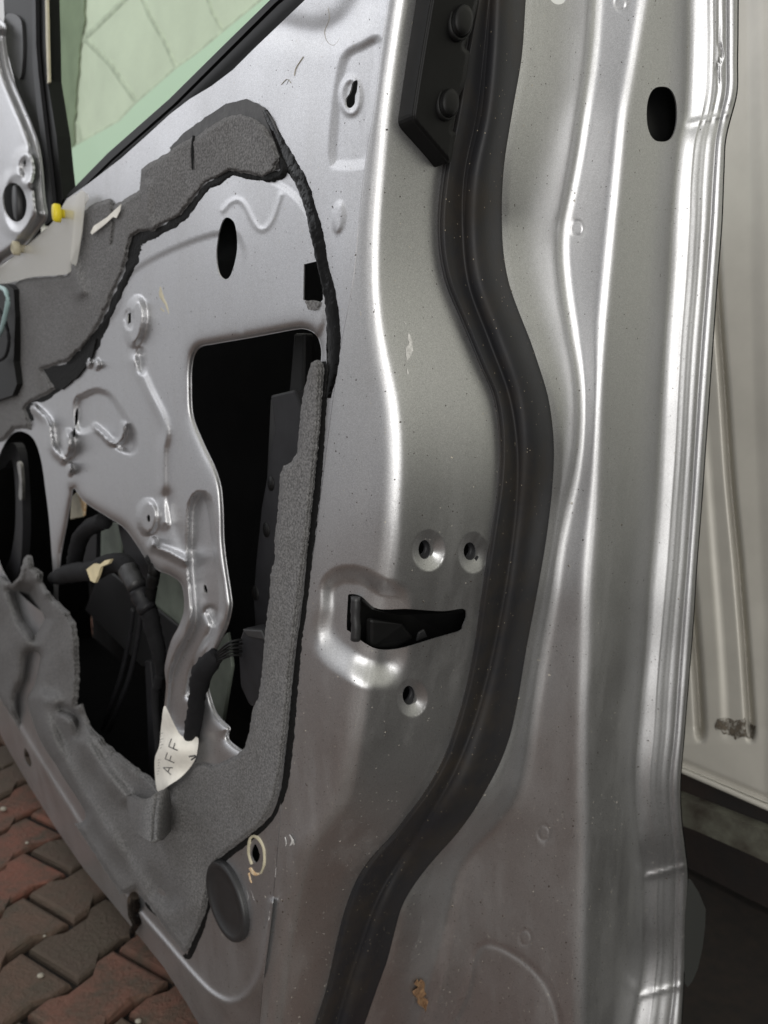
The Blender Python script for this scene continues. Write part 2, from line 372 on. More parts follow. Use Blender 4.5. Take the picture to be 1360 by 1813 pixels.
M['masking'] = mat('cream_tape', (.74, .64, .40), .6, noise_amt=.2, bump=.0004, bump_scale=150)
M['steel'] = mat('steel', (.35, .34, .32), .35, .9, noise_amt=.5, noise_scale=90)
M['grommet'] = mat('grommet_rubber', (.022, .022, .023), .45, noise_amt=.2, bump=.00005, bump_scale=900)
M['leaf'] = mat('dry_leaf', (.30, .18, .09), .7, col2=(.12, .06, .03), noise_scale=180, bump=.0006, bump_scale=300)
M['pebble'] = mat('pebble', (.36, .33, .27), .6, noise_amt=.3)
M['rust'] = mat('rusty_chips', (.45, .25, .10), .7, col2=(.6, .5, .35), noise_scale=200)

# ------------------------------------------------------------------ the shut face: traced feature lines (picture units)
YS = np.arange(-120, 1941, 4.0)
def curve(pts):
    P = np.array(pts, float); ys, xs = P[:, 0], P[:, 1]
    # monotone-ish smooth interpolation (Catmull-Rom tangents)
    m = np.gradient(xs, ys)
    out = np.empty(len(YS))
    for i, y in enumerate(YS):
        if y <= ys[0]: out[i] = xs[0] + m[0] * (y - ys[0]); continue
        if y >= ys[-1]: out[i] = xs[-1] + m[-1] * (y - ys[-1]); continue
        k = np.searchsorted(ys, y) - 1; h = ys[k + 1] - ys[k]; t = (y - ys[k]) / h
        out[i] = (2 * t ** 3 - 3 * t ** 2 + 1) * xs[k] + (t ** 3 - 2 * t ** 2 + t) * h * m[k] + (-2 * t ** 3 + 3 * t ** 2) * xs[k + 1] + (t ** 3 - t ** 2) * h * m[k + 1]
    g = np.exp(-np.linspace(-2, 2, 9) ** 2); g /= g.sum()
    o2 = np.convolve(np.pad(out, 4, 'edge'), g, 'valid'); return o2
cr = curve([(0, 688), (90, 675), (200, 662), (270, 650), (380, 637), (500, 625), (620, 603), (770, 582), (880, 568), (980, 555), (1035, 544), (1110, 528), (1200, 516), (1300, 508), (1400, 500), (1480, 494), (1580, 485), (1660, 476), (1720, 468), (1813, 460)])
R = curve([(0, 707), (100, 691), (200, 679), (300, 670), (400, 662), (500, 660), (600, 671), (650, 682), (700, 693), (740, 698), (800, 701), (900, 697), (1000, 689), (1100, 668), (1150, 655), (1200, 643), (1300, 630), (1380, 616), (1420, 604), (1450, 588), (1480, 563), (1510, 543), (1550, 530), (1600, 521), (1700, 502), (1813, 485)])
SL = curve([(0, 836), (100, 815), (200, 797), (310, 777), (400, 769), (450, 772), (500, 783), (560, 808), (600, 825), (650, 846), (700, 868), (750, 877), (800, 879), (850, 876), (950, 862), (1050, 846), (1150, 832), (1250, 810), (1300, 795), (1350, 776), (1400, 747), (1450, 709), (1480, 686), (1510, 657), (1540, 634), (1600, 607), (1650, 593), (1700, 582), (1750, 571), (1813, 551)])
SR = curve([(0, 931), (100, 924), (200, 907), (300, 892), (400, 889), (450, 892), (500, 901), (560, 922), (600, 938), (650, 955), (700, 970), (750, 978), (800, 981), (850, 979), (950, 968), (1050, 951), (1150, 932), (1250, 915), (1300, 904), (1350, 886), (1400, 860), (1440, 836), (1480, 806), (1520, 770), (1560, 738), (1600, 714), (1650, 699), (1700, 686), (1750, 668), (1813, 646)])
SM = curve([(0, 866), (100, 858), (200, 847), (310, 824), (400, 820), (500, 830), (600, 866), (700, 902), (800, 916), (900, 913), (1000, 901), (1100, 884), (1200, 862), (1300, 832), (1380, 798), (1480, 738), (1560, 685), (1700, 630), (1813, 596)])
K1 = curve([(0, 1057), (100, 1050), (200, 1036), (300, 1020), (350, 1010), (400, 1000), (450, 998), (500, 1002), (600, 1017), (650, 1026), (700, 1031), (750, 1031), (800, 1027), (850, 1018), (900, 1005), (950, 993), (1050, 979), (1150, 962), (1250, 947), (1350, 933), (1390, 924), (1430, 903), (1470, 869), (1500, 840), (1540, 817), (1600, 803), (1700, 780), (1813, 748)])
K2 = curve([(0, 1142), (100, 1125), (200, 1107), (300, 1097), (400, 1087), (500, 1077), (600, 1068), (700, 1062), (800, 1058), (900, 1054), (1050, 1043), (1150, 1040), (1250, 1036), (1400, 1034), (1500, 1035), (1600, 1032), (1700, 1030), (1813, 1030)])
K3 = curve([(0, 1223), (100, 1222), (180, 1219), (210, 1217), (240, 1209), (300, 1201), (400, 1193), (500, 1188), (600, 1181), (700, 1175), (800, 1170), (900, 1164), (1050, 1151), (1150, 1145), (1250, 1136), (1400, 1127), (1480, 1134), (1530, 1142), (1600, 1143), (1700, 1142), (1740, 1137), (1813, 1122)])
HA = curve([(0, 1257), (100, 1257), (180, 1252), (200, 1248), (240, 1236), (300, 1229), (400, 1225), (500, 1219), (600, 1211), (700, 1205), (800, 1200), (900, 1193), (1000, 1186), (1100, 1177), (1200, 1168), (1300, 1162), (1400, 1155), (1450, 1160), (1500, 1169), (1600, 1167), (1700, 1167), (1740, 1163), (1813, 1154)])
HB = curve([(0, 1287), (100, 1287), (170, 1285), (200, 1278), (240, 1270), (300, 1265), (400, 1259), (500, 1252), (600, 1244), (700, 1237), (800, 1231), (900, 1225), (1000, 1218), (1100, 1210), (1200, 1203), (1300, 1196), (1400, 1187), (1450, 1190), (1500, 1194), (1540, 1198), (1600, 1197), (1700, 1195), (1750, 1194), (1813, 1187)])
E_ = curve([(0, 1306), (100, 1305), (175, 1302), (200, 1295), (245, 1284), (300, 1281), (400, 1277), (500, 1269), (600, 1262), (700, 1255), (800, 1248), (900, 1241), (1000, 1233), (1100, 1227), (1200, 1219), (1300, 1211), (1400, 1204), (1450, 1206), (1500, 1212), (1545, 1217), (1600, 1215), (1700, 1212), (1740, 1210), (1813, 1206)])
# bend of the sheet across each row: 0 = parallel to the inner panel, 90 = facing the door's end
XS = np.arange(420, 1330, 1.0)
TT = np.full((len(YS), len(XS)), np.nan); TH = np.zeros((len(YS), len(XS)))
for j, y in enumerate(YS):
    gap = K2[j] - K1[j]; o1 = min(20, gap * .35); ks = min(22, gap * .38)
    rw = np.interp(y, [0, 500, 800, 1000, 1200, 1400, 1500, 1813], [19, 19, 23, 25, 28, 20, 14, 20])
    lo_ = np.interp(y, [0, 1400, 1480, 1813], [1, 1, 0, 0])
    cps = [(cr[j], 3), (max(cr[j] + 2, R[j] - rw * 1.5), 9), (R[j] - 5, 38), (R[j] + 6, 55), (R[j] + rw, 83), (R[j] + rw * 2, 89), (SL[j] - 30, 90), (SL[j] - 8, 99), (SL[j], 100), (SL[j] + 12, 88), (SR[j] - 8, 84), (SR[j] + 5, 70), (SR[j] + 16, 88),
           (K1[j] - 34, 97), (K1[j] - 15, 104), (K1[j], 50), (K1[j] + o1, 16), (K2[j] - ks, 13), (K2[j], 46), (K2[j] + 15, 84), (K2[j] * .5 + K3[j] * .5, 90), (K3[j] - 24, 100), (K3[j] - 10, 104), (K3[j] + 2, 52), (K3[j] + 12, 38), (HA[j] - 2, 32), (HA[j] + 3, 60), ((HA[j] + HB[j]) / 2, 45), (HB[j] - 2, 62), (HB[j] + 2, 20), (HB[j] * .4 + E_[j] * .6, 45), (E_[j] - 2, 85), (E_[j] + 1, 112)]
    cx_ = np.maximum.accumulate(np.array([c[0] for c in cps]) + np.arange(len(cps)) * 1e-3); th = np.array([c[1] for c in cps], float)
    k = np.clip(np.searchsorted(cx_, XS) - 1, 0, len(cps) - 2); f = np.clip((XS - cx_[k]) / (cx_[k + 1] - cx_[k] + 1e-6), 0, 1); f = f * f * (3 - 2 * f)
    TH[j] = np.radians(th[k] * (1 - f) + th[k + 1] * f)
PL = np.stack([tS(XS, np.full(len(XS), y)) for y in YS])
RR = np.stack([rays(XS, np.full(len(XS), y))[:, :2] for y in YS])
Q = RR[:, 0] * PL[:, :1]; TT[:, 0] = PL[:, 0]
for i in range(1, len(XS)):
    c_, s_ = np.cos(TH[:, i])[:, None], np.sin(TH[:, i])[:, None]
    tv = -pv[None, :2] * c_ + sv[None, :2] * s_
    early = XS[i] < cr - 14; tv[XS[i] < cr] = -pv[:2]
    d = RR[:, i]; det = tv[:, 0] * -d[:, 1] + d[:, 0] * tv[:, 1]
    a = (-Q[:, 0] * -d[:, 1] + d[:, 0] * -Q[:, 1]) / det
    a = np.where((a < 0) | (a > .01), .0005, a)
    Qn = Q + a[:, None] * tv; t = (Qn * d).sum(1) / (d * d).sum(1)
    t = np.where(early, PL[:, i], t); Q = d * t[:, None]; TT[:, i] = t
g = np.exp(-np.linspace(-2, 2, 11) ** 2); g /= g.sum()
TP = np.pad(TT, ((5, 5), (0, 0)), 'edge'); TT = sum(g[i] * TP[i:i + len(YS)] for i in range(11))
# iron out tracing wobble: each face keeps one smooth upright sweep
def _smo(a, s):
    k_ = int(3 * s); g_ = np.exp(-.5 * (np.arange(-k_, k_ + 1) / s) ** 2); g_ /= g_.sum()
    ap = np.concatenate([2 * a[0] - a[k_:0:-1], a, 2 * a[-1] - a[-2:-k_ - 2:-1]]); return np.convolve(ap, g_, 'valid')
def _P(c):
    ix = np.clip((c - XS[0]), 0, len(XS) - 1.01); i_ = ix.astype(int); u_ = ix - i_; jj = np.arange(len(YS))
    return (TT[jj, i_] * (1 - u_) + TT[jj, i_ + 1] * u_) * (rays(c, YS) @ pv)
_p0, _p1, _p2 = _P(SL), _P(K1), _P(K2)
_yn = (YS - 900) / 1000.
_d0 = _smo(_p0, 16) - _p0; _d1 = _smo(_p1, 16) - _p1
_w = np.exp(-((YS - 900) / 2500.) ** 2); _f = np.polyfit(_yn, _p2, 2, w=_w); _d2 = np.polyval(_f, _yn) - _p2
print('P K2 fit', _f, np.abs(_d2).max())
for j in range(len(YS)):
    dP = np.interp(XS, [cr[j], R[j] + 20, SL[j], SR[j], K2[j]], [0, _d0[j] * .8, _d0[j], _d2[j], _d2[j]])
    TT[j] += dP / (rays(XS, np.full(len(XS), YS[j])) @ pv)
def base_t(q):
    fx = np.clip((q[:, 0] - XS[0]) / 1.0, 0, len(XS) - 1.001); fy = np.clip((q[:, 1] - YS[0]) / 4.0, 0, len(YS) - 1.001)
    i = fx.astype(int); j = fy.astype(int); u = fx - i; v = fy - j
    return (TT[j, i] * (1 - u) + TT[j, i + 1] * u) * (1 - v) + (TT[j + 1, i] * (1 - u) + TT[j + 1, i + 1] * u) * v
def cat(c, y): return np.interp(y, YS, c)

pocket = smooth([(600, 1040), (634, 1036), (672, 1056), (712, 1066), (716, 1110), (700, 1160), (664, 1166), (634, 1152), (602, 1124), (598, 1080)], 5)
latch_hole = smooth([(619, 1052), (640, 1056), (664, 1076), (690, 1079), (720, 1078), (782, 1082), (820, 1078), (826, 1090), (820, 1108), (814, 1117), (770, 1130), (725, 1144), (695, 1150), (668, 1149), (645, 1138), (619, 1118), (614, 1110), (616, 1062)], 3)
screws = [(759, 975, 28, 34), (838, 979, 25, 34), (730, 1236, 26, 32)]
screw_holes = [circle(752, 973, 11, 17, 20), circle(832, 976, 11, 16, 20), circle(724, 1231, 11, 17, 20)]
oval_hole = circle(1172, 202, 27, 49, 36, rot=.03)
oval_hole = np.array([(1172 + 27 * np.sign(math.cos(a)) * abs(math.cos(a)) ** .75, 202 + 49 * np.sign(math.sin(a)) * abs(math.sin(a)) ** .9) for a in np.arange(36) * 2 * math.pi / 36])
top_hole = circle(989, -6, 15, 14, 20)
def shut_t(q):
    t = base_t(q); x, y = q[:, 0], q[:, 1]
    near = (x > 520) & (x < 800) & (y > 930) & (y < 1290)
    d = np.zeros(len(q))
    if near.any():
        z = q[near]; s = sdf(z, pocket)
        m_ = (1 - sst(675, 740, z[:, 0])) * sst(528, 575, z[:, 0])
        up = z[:, 1] < 1050; wdt = 36 + 22 * sst(1050, 1150, z[:, 1])
        d[near] += .0095 * (1 - sst(2, 1, s / wdt + 1)) * 0 + .014 * (1 - sst(0, 1, np.clip(s, 0, 99) / wdt)) * m_
    for cx_, cy_, rx_, ry_ in screws:
        near = (abs(x - cx_) < 45) & (abs(y - cy_) < 50); z = q[near]
        r = np.hypot((z[:, 0] - cx_) / rx_, (z[:, 1] - cy_) / ry_)
        d[near] += .0070 * np.clip((1.0 - r) / .7, 0, 1) ** 1.1 + .0008 * (1 - sst(.95, 1.12, r))
    # small round press marks and the wavy flange dent
    for cx_, cy_ in ((1023, 405), (1100, 5), (963, 1474), (930, 1660)):
        near = (abs(x - cx_) < 30) & (abs(y - cy_) < 30); z = q[near]
        r = np.hypot((z[:, 0] - cx_) / 10, (z[:, 1] - cy_) / 13); d[near] += .0006 * np.exp(-((r - 1) / .28) ** 2)
    d += .0011 * np.exp(-((x - cat(HA, y)) / 2.2) ** 2) + .0016 * np.exp(-((x - cat(HB, y)) / 1.8) ** 2)
    hc = cat(HA, y) * .45 + cat(HB, y) * .55 + 5 * np.exp(-((y - 105) / 30) ** 2) * np.sin(y / 12)
    d += (.0006 + .0008 * np.exp(-((y - 95) / 55) ** 2)) * np.exp(-((x - hc) / 2.2) ** 2) * (1 - sst(1480, 1520, y))
    near = (x > 720) & (y > 1600)
    if near.any():
        z = q[near]; arch = smooth([(770, 1860), (812, 1790), (832, 1740), (838, 1700), (850, 1678), (868, 1672), (900, 1684), (940, 1712), (970, 1750), (988, 1800), (996, 1860)], 5, False)
        d[near] += ridge(z, arch, .0014, 6)
    # ripples where the hem steps
    for yy, aa in ((205, .0008), (1538, .0014), (1748, .0008)):
        d += -aa * np.exp(-((y - yy - (cat(HB, y) - x) * .25) / 6) ** 2) * sst(-6, 6, x - cat(K3, y))
    return t + d
# ------------------------------------------------------------------ the car door
root_loc = W(480, 1790); root_loc[2] = GZ
door = empty('car_door', root_loc)
tag(door, 'silver car door stripped of its trim panel, standing upright on the brick paving', 'car door')
print('S at edge', [float((rays(cat(E_, y), y) * base_t(np.array([[cat(E_, y), y]]))[0]) @ sv - D0) for y in (0, 500, 1000, 1500, 1800)])

rows = np.arange(-70, 1885, 5.0); P_ = []
fr = {}
for y in rows:
    cs = [cat(c, y) for c in (cr, R, SL, SR, K1, K2, K3, HA, HB, E_)]
    nn = [9, 22, 8, 16, 14, 16, 9, 9, 7]
    for a, b, n_ in zip(cs[:-1], cs[1:], nn):
        for k in range(n_): P_.append((a + (b - a) * k / n_, y))
def dense(x0, x1, y0, y1, st): return [(x + (st / 2 if int((y - y0) / st) % 2 else 0), y) for y in np.arange(y0, y1, st) for x in np.arange(x0, x1, st)]
P_ = np.array(P_)
for (x0, x1, y0, y1, st) in ((560, 770, 930, 1290, 3.2), (725, 795, 936, 1015, 2.2), (806, 860, 940, 1020, 2.2), (698, 762, 1198, 1275, 2.2), (1008, 1038, 388, 422, 2.5), (1085, 1116, -14, 24, 2.5), (948, 978, 1455, 1492, 2.5), (915, 946, 1642, 1678, 2.5), (760, 1005, 1660, 1880, 3.5)):
    c_ = (P_[:, 0] > x0) & (P_[:, 0] < x1) & (P_[:, 1] > y0) & (P_[:, 1] < y1); dn = np.array(dense(x0, x1, y0, y1, st)); dn = dn[dn[:, 0] > cat(cr, dn[:, 1]) + 3]
    P_ = np.vstack([P_[~c_], dn])
out = [(cat(cr, y) + 1.2, y) for y in np.arange(-80, 1893, 6.0)] + [(cat(E_, y), y) for y in np.arange(1888, -81, -5.0)]
shut = sheet('shut_face', out, [latch_hole, oval_hole, top_hole] + screw_holes, shut_t, 4, M['paint_shut'], door, .0009, pv, pts=P_, out_step=6)

# ------------------------------------------------------------------ inner panel
H1 = smooth([(338, 680), (341, 735), (360, 785), (379, 825), (390, 860), (394, 900), (396, 960), (402, 1010), (408, 1050), (410, 1075), (402, 1110), (388, 1140), (373, 1175), (368, 1205), (373, 1235), (383, 1262), (398, 1280), (407, 1290), (404, 1308), (425, 1326), (450, 1334), (470, 1300), (500, 1180), (520, 1000), (535, 850), (552, 720), (568, 640), (566, 606), (556, 590), (540, 583), (520, 584), (450, 597), (380, 609), (356, 614), (344, 627), (339, 650)], 4)
H2 = smooth([(131, 865), (150, 889), (190, 915), (220, 935), (243, 966), (258, 989), (280, 1010), (300, 1018), (321, 1035), (326, 1075), (318, 1105), (303, 1135), (292, 1180), (294, 1215), (290, 1270), (292, 1340), (288, 1400), (240, 1385), (160, 1310), (118, 1250), (114, 1150), (106, 1090), (102, 1050), (108, 985), (118, 930), (127, 880)], 4)
H3 = smooth([(40, 764), (22, 768), (6, 790), (-8, 830), (-14, 900), (-8, 970), (10, 1020), (45, 1060), (80, 1085), (93, 1075), (95, 1040), (92, 985), (87, 920), (81, 870), (73, 815), (60, 778)], 4)
H4 = smooth([(403, 385), (415, 395), (420, 425), (418, 455), (408, 488), (397, 494), (387, 482), (383, 450), (387, 415), (394, 392)], 3)
H5 = [(538, 468), (571, 460), (572, 530), (558, 546), (550, 534), (537, 531)]
H6 = smooth([(625, 146), (633, 143), (632, 160), (629, 170), (628, 183), (621, 191), (613, 188), (612, 176), (619, 165)], 2)
small = [[(226, 556), (232, 553), (232, 571), (226, 574)], smooth([(133, 728), (138, 722), (138, 745), (133, 755), (131, 745)], 2), smooth([(129, 762), (133, 758), (133, 772), (128, 774)], 2),
         circle(263, 918, 3.2, 7, 10), circle(364, 1043, 3, 8, 10, -.2), smooth([(452, 1494), (460, 1515), (453, 1528), (445, 1513)], 2), smooth([(237, 1578), (246, 1588), (245, 1625), (238, 1640), (226, 1612), (226, 1588)], 3), smooth([(43, 1325), (50, 1332), (56, 1352), (52, 1358), (44, 1345)], 3)]
panel_out = [(710, -85)] + [(x - .8, y) for x, y in zip(cat(cr, np.arange(-80, 1893, 14.0)), np.arange(-80, 1893, 14.0))] + [(400, 1890), (352, 1813), (330, 1775), (290, 1712), (240, 1650), (200, 1600), (150, 1540), (100, 1468), (50, 1388), (10, 1318), (-20, 1260), (-70, 1190), (-70, 560), (0, 476), (48, 432), (92, 396), (118, 352), (158, 324), (215, 280), (262, 238), (300, 203), (335, 176), (375, 152), (412, 124), (450, 86), (540, 0), (620, -84)]
step_pocket = smooth([(135, 712), (150, 700), (172, 692), (196, 702), (222, 740), (240, 770), (236, 800), (205, 790), (170, 760), (140, 762)], 5)
key_pad = smooth([(612, 100), (640, 82), (672, 74), (668, 150), (655, 230), (650, 285), (600, 292), (589, 280), (592, 220), (600, 150)], 6)
bracket_slot = smooth([(336, 915), (342, 885), (355, 874), (370, 885), (377, 930), (384, 990), (392, 1040), (392, 1085), (375, 1120), (352, 1160), (343, 1210), (345, 1290), (300, 1290), (300, 1210), (312, 1165), (335, 1120), (342, 1085), (336, 1000)], 6)
low_slot = smooth([(372, 1085), (380, 1110), (365, 1150), (345, 1190), (338, 1230)], 6, False)
lip = smooth([(0, 1235), (60, 1335), (120, 1430), (180, 1525), (235, 1605), (290, 1670), (340, 1728), (375, 1762), (408, 1776), (438, 1762), (462, 1722), (474, 1660), (482, 1600)], 6, False)
inner_region = np.vstack([lip, [(482, 1500), (700, 1400), (700, -100), (-200, -100), (-200, 1000)]])
h4_border = smooth([(395, 372), (408, 358), (422, 354), (434, 364), (446, 388), (457, 404), (470, 405), (484, 385), (497, 345)], 4, False)
boss = circle(240, 570, 16, 42, 24, .12); boss2 = circle(262, 915, 17, 30, 20)
diag1 = smooth([(240, 640), (262, 690), (292, 755), (288, 800), (288, 860), (291, 925)], 6, False)
diag2 = smooth([(60, 722), (84, 748), (92, 790), (112, 812)], 5, False)
def panel_d(q):
    d = np.zeros(len(q)); x, y = q[:, 0], q[:, 1]
    def near(f, x0, x1, y0, y1):
        m = (x > x0) & (x < x1) & (y > y0) & (y < y1)
        if m.any(): d[m] += f(q[m])
    near(lambda z: pad(z, key_pad, .0024, 22), 560, 720, 40, 330)
    near(lambda z: ridge(z, circle(621, 170, 15, 30, 20), -.0012, 6, True), 580, 670, 110, 230)
    near(lambda z: pad(z, step_pocket, .006, 14), 90, 290, 650, 850)
    near(lambda z: pad(z, bracket_slot, .009, 14), 270, 430, 840, 1330)
    near(lambda z: ridge(z, low_slot, .006, 8), 300, 430, 1040, 1260)
    near(lambda z: ridge(z, h4_border, -.0007, 4.5), 350, 540, 310, 440)
    near(lambda z: pad(z, smooth([(360, 300), (500, 330), (560, 420), (565, 590), (433, 602), (431, 440), (380, 415), (240, 478), (200, 560), (100, 650), (90, 560), (210, 440)], 8), -.0018, 14), 60, 620, 250, 660)
    near(lambda z: pad(z, boss, -.007, 16), 190, 290, 490, 660)
    near(lambda z: pad(z, circle(229, 566, 8, 18, 16), .003, 6), 200, 260, 530, 600)
    near(lambda z: pad(z, boss2, -.006, 12), 225, 300, 860, 980)
    near(lambda z: pad(z, circle(250, 640, 8, 22, 14), .005, 12) + pad(z, circle(158, 642, 5, 8, 12), -.006, 8) + pad(z, circle(172, 645, 5, 8, 12), -.006, 8), 140, 290, 600, 690)
    near(lambda z: ridge(z, diag1, -.004, 9), 200, 340, 600, 960)
    near(lambda z: ridge(z, diag2, -.010, 7) + pad(z, circle(120, 785, 9, 22, 16), -.012, 14) + pad(z, circle(124, 830, 4, 10, 12), -.01, 8), 40, 160, 700, 870)
    near(lambda z: ridge(z, smooth([(168, 756), (182, 768), (196, 782), (208, 784), (217, 772), (220, 752)], 3, False), -.008, 5), 140, 250, 720, 820)
    near(lambda z: ridge(z, [(272, 968), (300, 978), (326, 992)], -.006, 7) + pad(z, circle(271, 960, 5, 8, 12), -.008, 8), 240, 350, 930, 1020)
    near(lambda z: ridge(z, [(294, 880), (318, 950), (330, 975)], .003, 12), 260, 360, 840, 1010)
    # turned-in rims round the big openings
    near(lambda z: .006 * np.exp(-np.clip(dist(z, H1, True), 0, 99) / 8.0), 290, 600, 540, 1360)
    near(lambda z: .004 * np.exp(-np.clip(dist(z, H2, True) - 1, 0, 99) / 5.0), 60, 350, 830, 1420)
    # lower lip: raised bead with the flange falling away beyond it
    s = sdf(q, inner_region); low = y > 1150
    d[low] += .012 * sst(2, 55, s[low])
    near(lambda z: ridge(z, lip, -.0035, 8), -100, 520, 1100, 1850)
    # sheet's own gentle waviness
    near(lambda z: pad(z, circle(600, 385, 9, 26, 20, .1), -.0014, 12), 560, 640, 330, 440)
    near(lambda z: ridge(z, smooth([(480, 45), (560, 60), (610, 40), (640, 0)], 6, False), .003, 26), 400, 690, -90, 160)
    return d
def panel_t(q): return tS(q[:, 0], q[:, 1], panel_d(q) + .00035 * np.sin(q[:, 0] / 37.) * np.sin(q[:, 1] / 61.)) + pocket_t(q)
def pocket_t(q):
    d = np.zeros(len(q)); near = (q[:, 0] > 500) & (q[:, 0] < 700) & (q[:, 1] > 930) & (q[:, 1] < 1290)
    if near.any():
        z = q[near]; d[near] = shut_t(z) - base_t(z)
    return d
inner = sheet('inner_panel', panel_out, [H1, H2, H3, H4, H5, H6] + small, panel_t, 4, M['paint'], door, .0009, sv, hole_step=3.5)
tag(inner, 'silver inner panel with torn foam and large black openings')

# outer skin: folded over at the hem, running back behind everything
ye = np.arange(-400, 2100, 12.0); yec = np.clip(ye, -100, 1900)
EX = np.array([rays(cat(E_, yc), yc) * base_t(np.array([[cat(E_, yc), yc]]))[0] for yc in yec])
zt = W(540, 0)[2] - .004; zb = GZ + .012
SC = 0.145
Smax = float((EX @ sv).max() - D0); print('Smax', Smax)
EX = EX[(ye >= -100) & (ye <= 1900)]
ez = EX[:, 2]; V = []; nu = 46; nvr = len(EX)
for i in range(nu + 1):
    dd = i / nu * 1.55
    for j in range(nvr):
        q = EX[j].copy()
        sh = min(1, dd / .10); s0 = q @ sv - D0; hb = s0 - .035; tgt = hb if dd > 0 else s0
        k = sh * sh * (3 - 2 * sh)
        q = q + pv * dd + sv * ((tgt - s0) * k + .0015)
        if q[2] < -.25: q[2] = -.25 + (q[2] + .25) * (1 + sh * ((zb + .25) / (ez.min() + .25) - 1))
        if dd > .02: q[2] = min(q[2], zt if dd > .12 else 9)
        q[2] = max(q[2], zb); V.append(q)
Fc = [[i * nvr + j, i * nvr + j + 1, (i + 1) * nvr + j + 1, (i + 1) * nvr + j] for i in range(nu) for j in range(nvr - 1)]
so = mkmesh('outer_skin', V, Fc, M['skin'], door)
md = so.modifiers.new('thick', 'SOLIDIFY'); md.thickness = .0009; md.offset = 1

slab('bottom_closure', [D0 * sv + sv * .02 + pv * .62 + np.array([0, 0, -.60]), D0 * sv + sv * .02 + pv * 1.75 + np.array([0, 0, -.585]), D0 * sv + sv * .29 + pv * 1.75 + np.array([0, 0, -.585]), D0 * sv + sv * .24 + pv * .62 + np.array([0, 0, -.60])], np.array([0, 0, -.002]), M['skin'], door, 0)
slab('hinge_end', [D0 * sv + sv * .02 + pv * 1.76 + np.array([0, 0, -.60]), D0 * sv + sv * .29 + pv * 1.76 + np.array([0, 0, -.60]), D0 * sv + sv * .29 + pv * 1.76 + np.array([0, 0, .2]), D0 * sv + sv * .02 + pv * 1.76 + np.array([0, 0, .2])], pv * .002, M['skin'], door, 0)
# rubber seal along the shut face
def seal_t(q):
    return sum(seal_t0(q + [o, 0]) for o in (-3, -1.5, 0, 1.5, 3)) / 5
def seal_t0(q):
    y = q[:, 1]; l = cat(SL, y) + 7; m_ = cat(SM, y); r = cat(SR, y)
    u1 = np.clip((q[:, 0] - l) / (m_ - l), 0, 1); u2 = np.clip((q[:, 0] - m_) / (r - m_), 0, 1)
    h = np.where(q[:, 0] < m_, .0076 * sst(0, .22, u1) - .0040 * sst(.40, 1, u1), .0036 + .0120 * np.sin(np.clip(u2, 0, 1) ** .85 * math.pi) - .0036 * u2 ** 2)
    return base_t(q) - h
P_ = []
for y in np.arange(-68, 1880, 5.0):
    a, b, c = cat(SL, y) + 7, cat(SM, y), cat(SR, y)
    P_ += [(a + (b - a) * k, y) for k in (.03, .06, .1, .15, .22, .3, .45, .6, .7, .8, .86, .9, .93, .96, .98, 1)] + [(b + (c - b) * k, y) for k in (.012, .03, .05, .07, .12, .18, .25, .33, .42, .5, .58, .66, .74, .82, .88, .93, .97)]
yy = np.arange(-75, 1885, 6.0)
o_ = [(cat(SL, y) + 7, y) for y in yy] + [(cat(SR, y), y) for y in yy[::-1]]
seal = sheet('rubber_seal', o_, [], seal_t, 3, M['rubber'], door, .004, pv, pts=np.array(P_), out_step=6)

# black end cover with two press studs, screwed on the shut face
def Tface(x, y, off=0.0):                    # point at `off` metres in front of the flat shut face
    ref = rays(740, 300) * base_t(np.array([[740., 300.]]))[0]; n = -pv
    r = rays(x, y); t = ((ref + n * off) @ n) / (r @ n); return r * t
def cov_t(q):
    # the lock face is followed along its middle, so that the cover stays a stiff plate
    y = q[:, 1]; yq = 60 + (y - 60) * .5
    A_ = np.stack([cat(R, y) + 60, y], -1); t0 = base_t(A_); Pp = (rays(A_[:, 0], A_[:, 1]) * t0[:, None]) @ pv
    d = .0016 * (1 - sst(0, 8, -sdf(q, rcov)))
    return (Pp - .0125 + d) / (rays(q[:, 0], q[:, 1]) @ pv)
cov = [(768, -40), (762, 0), (750, 70), (738, 145), (728, 212), (798, 294), (803, 262), (808, 236), (801, 232), (812, 170), (824, 150), (833, 92), (822, 84), (838, 40), (848, 0), (852, -40)]
def fillet(poly, r):
    P = np.array(poly, float); n = len(P); out = []
    for i in range(n):
        a, b, c = P[i - 1], P[i], P[(i + 1) % n]; u = a - b; v = c - b; lu, lv = np.hypot(*u), np.hypot(*v); k = min(r, lu * .45, lv * .45)
        p0, p1 = b + u / lu * k, b + v / lv * k
        for t in (0, .25, .5, .75, 1): out.append((1 - t) ** 2 * p0 + 2 * t * (1 - t) * b + t * t * p1)
    return np.array(out)
rcov = resample(fillet(cov, 13), 5)
cover = sheet('end_cover', rcov, [], lambda q: cov_t(q), 3, M['black'], door, .0125, pv, out_step=3)
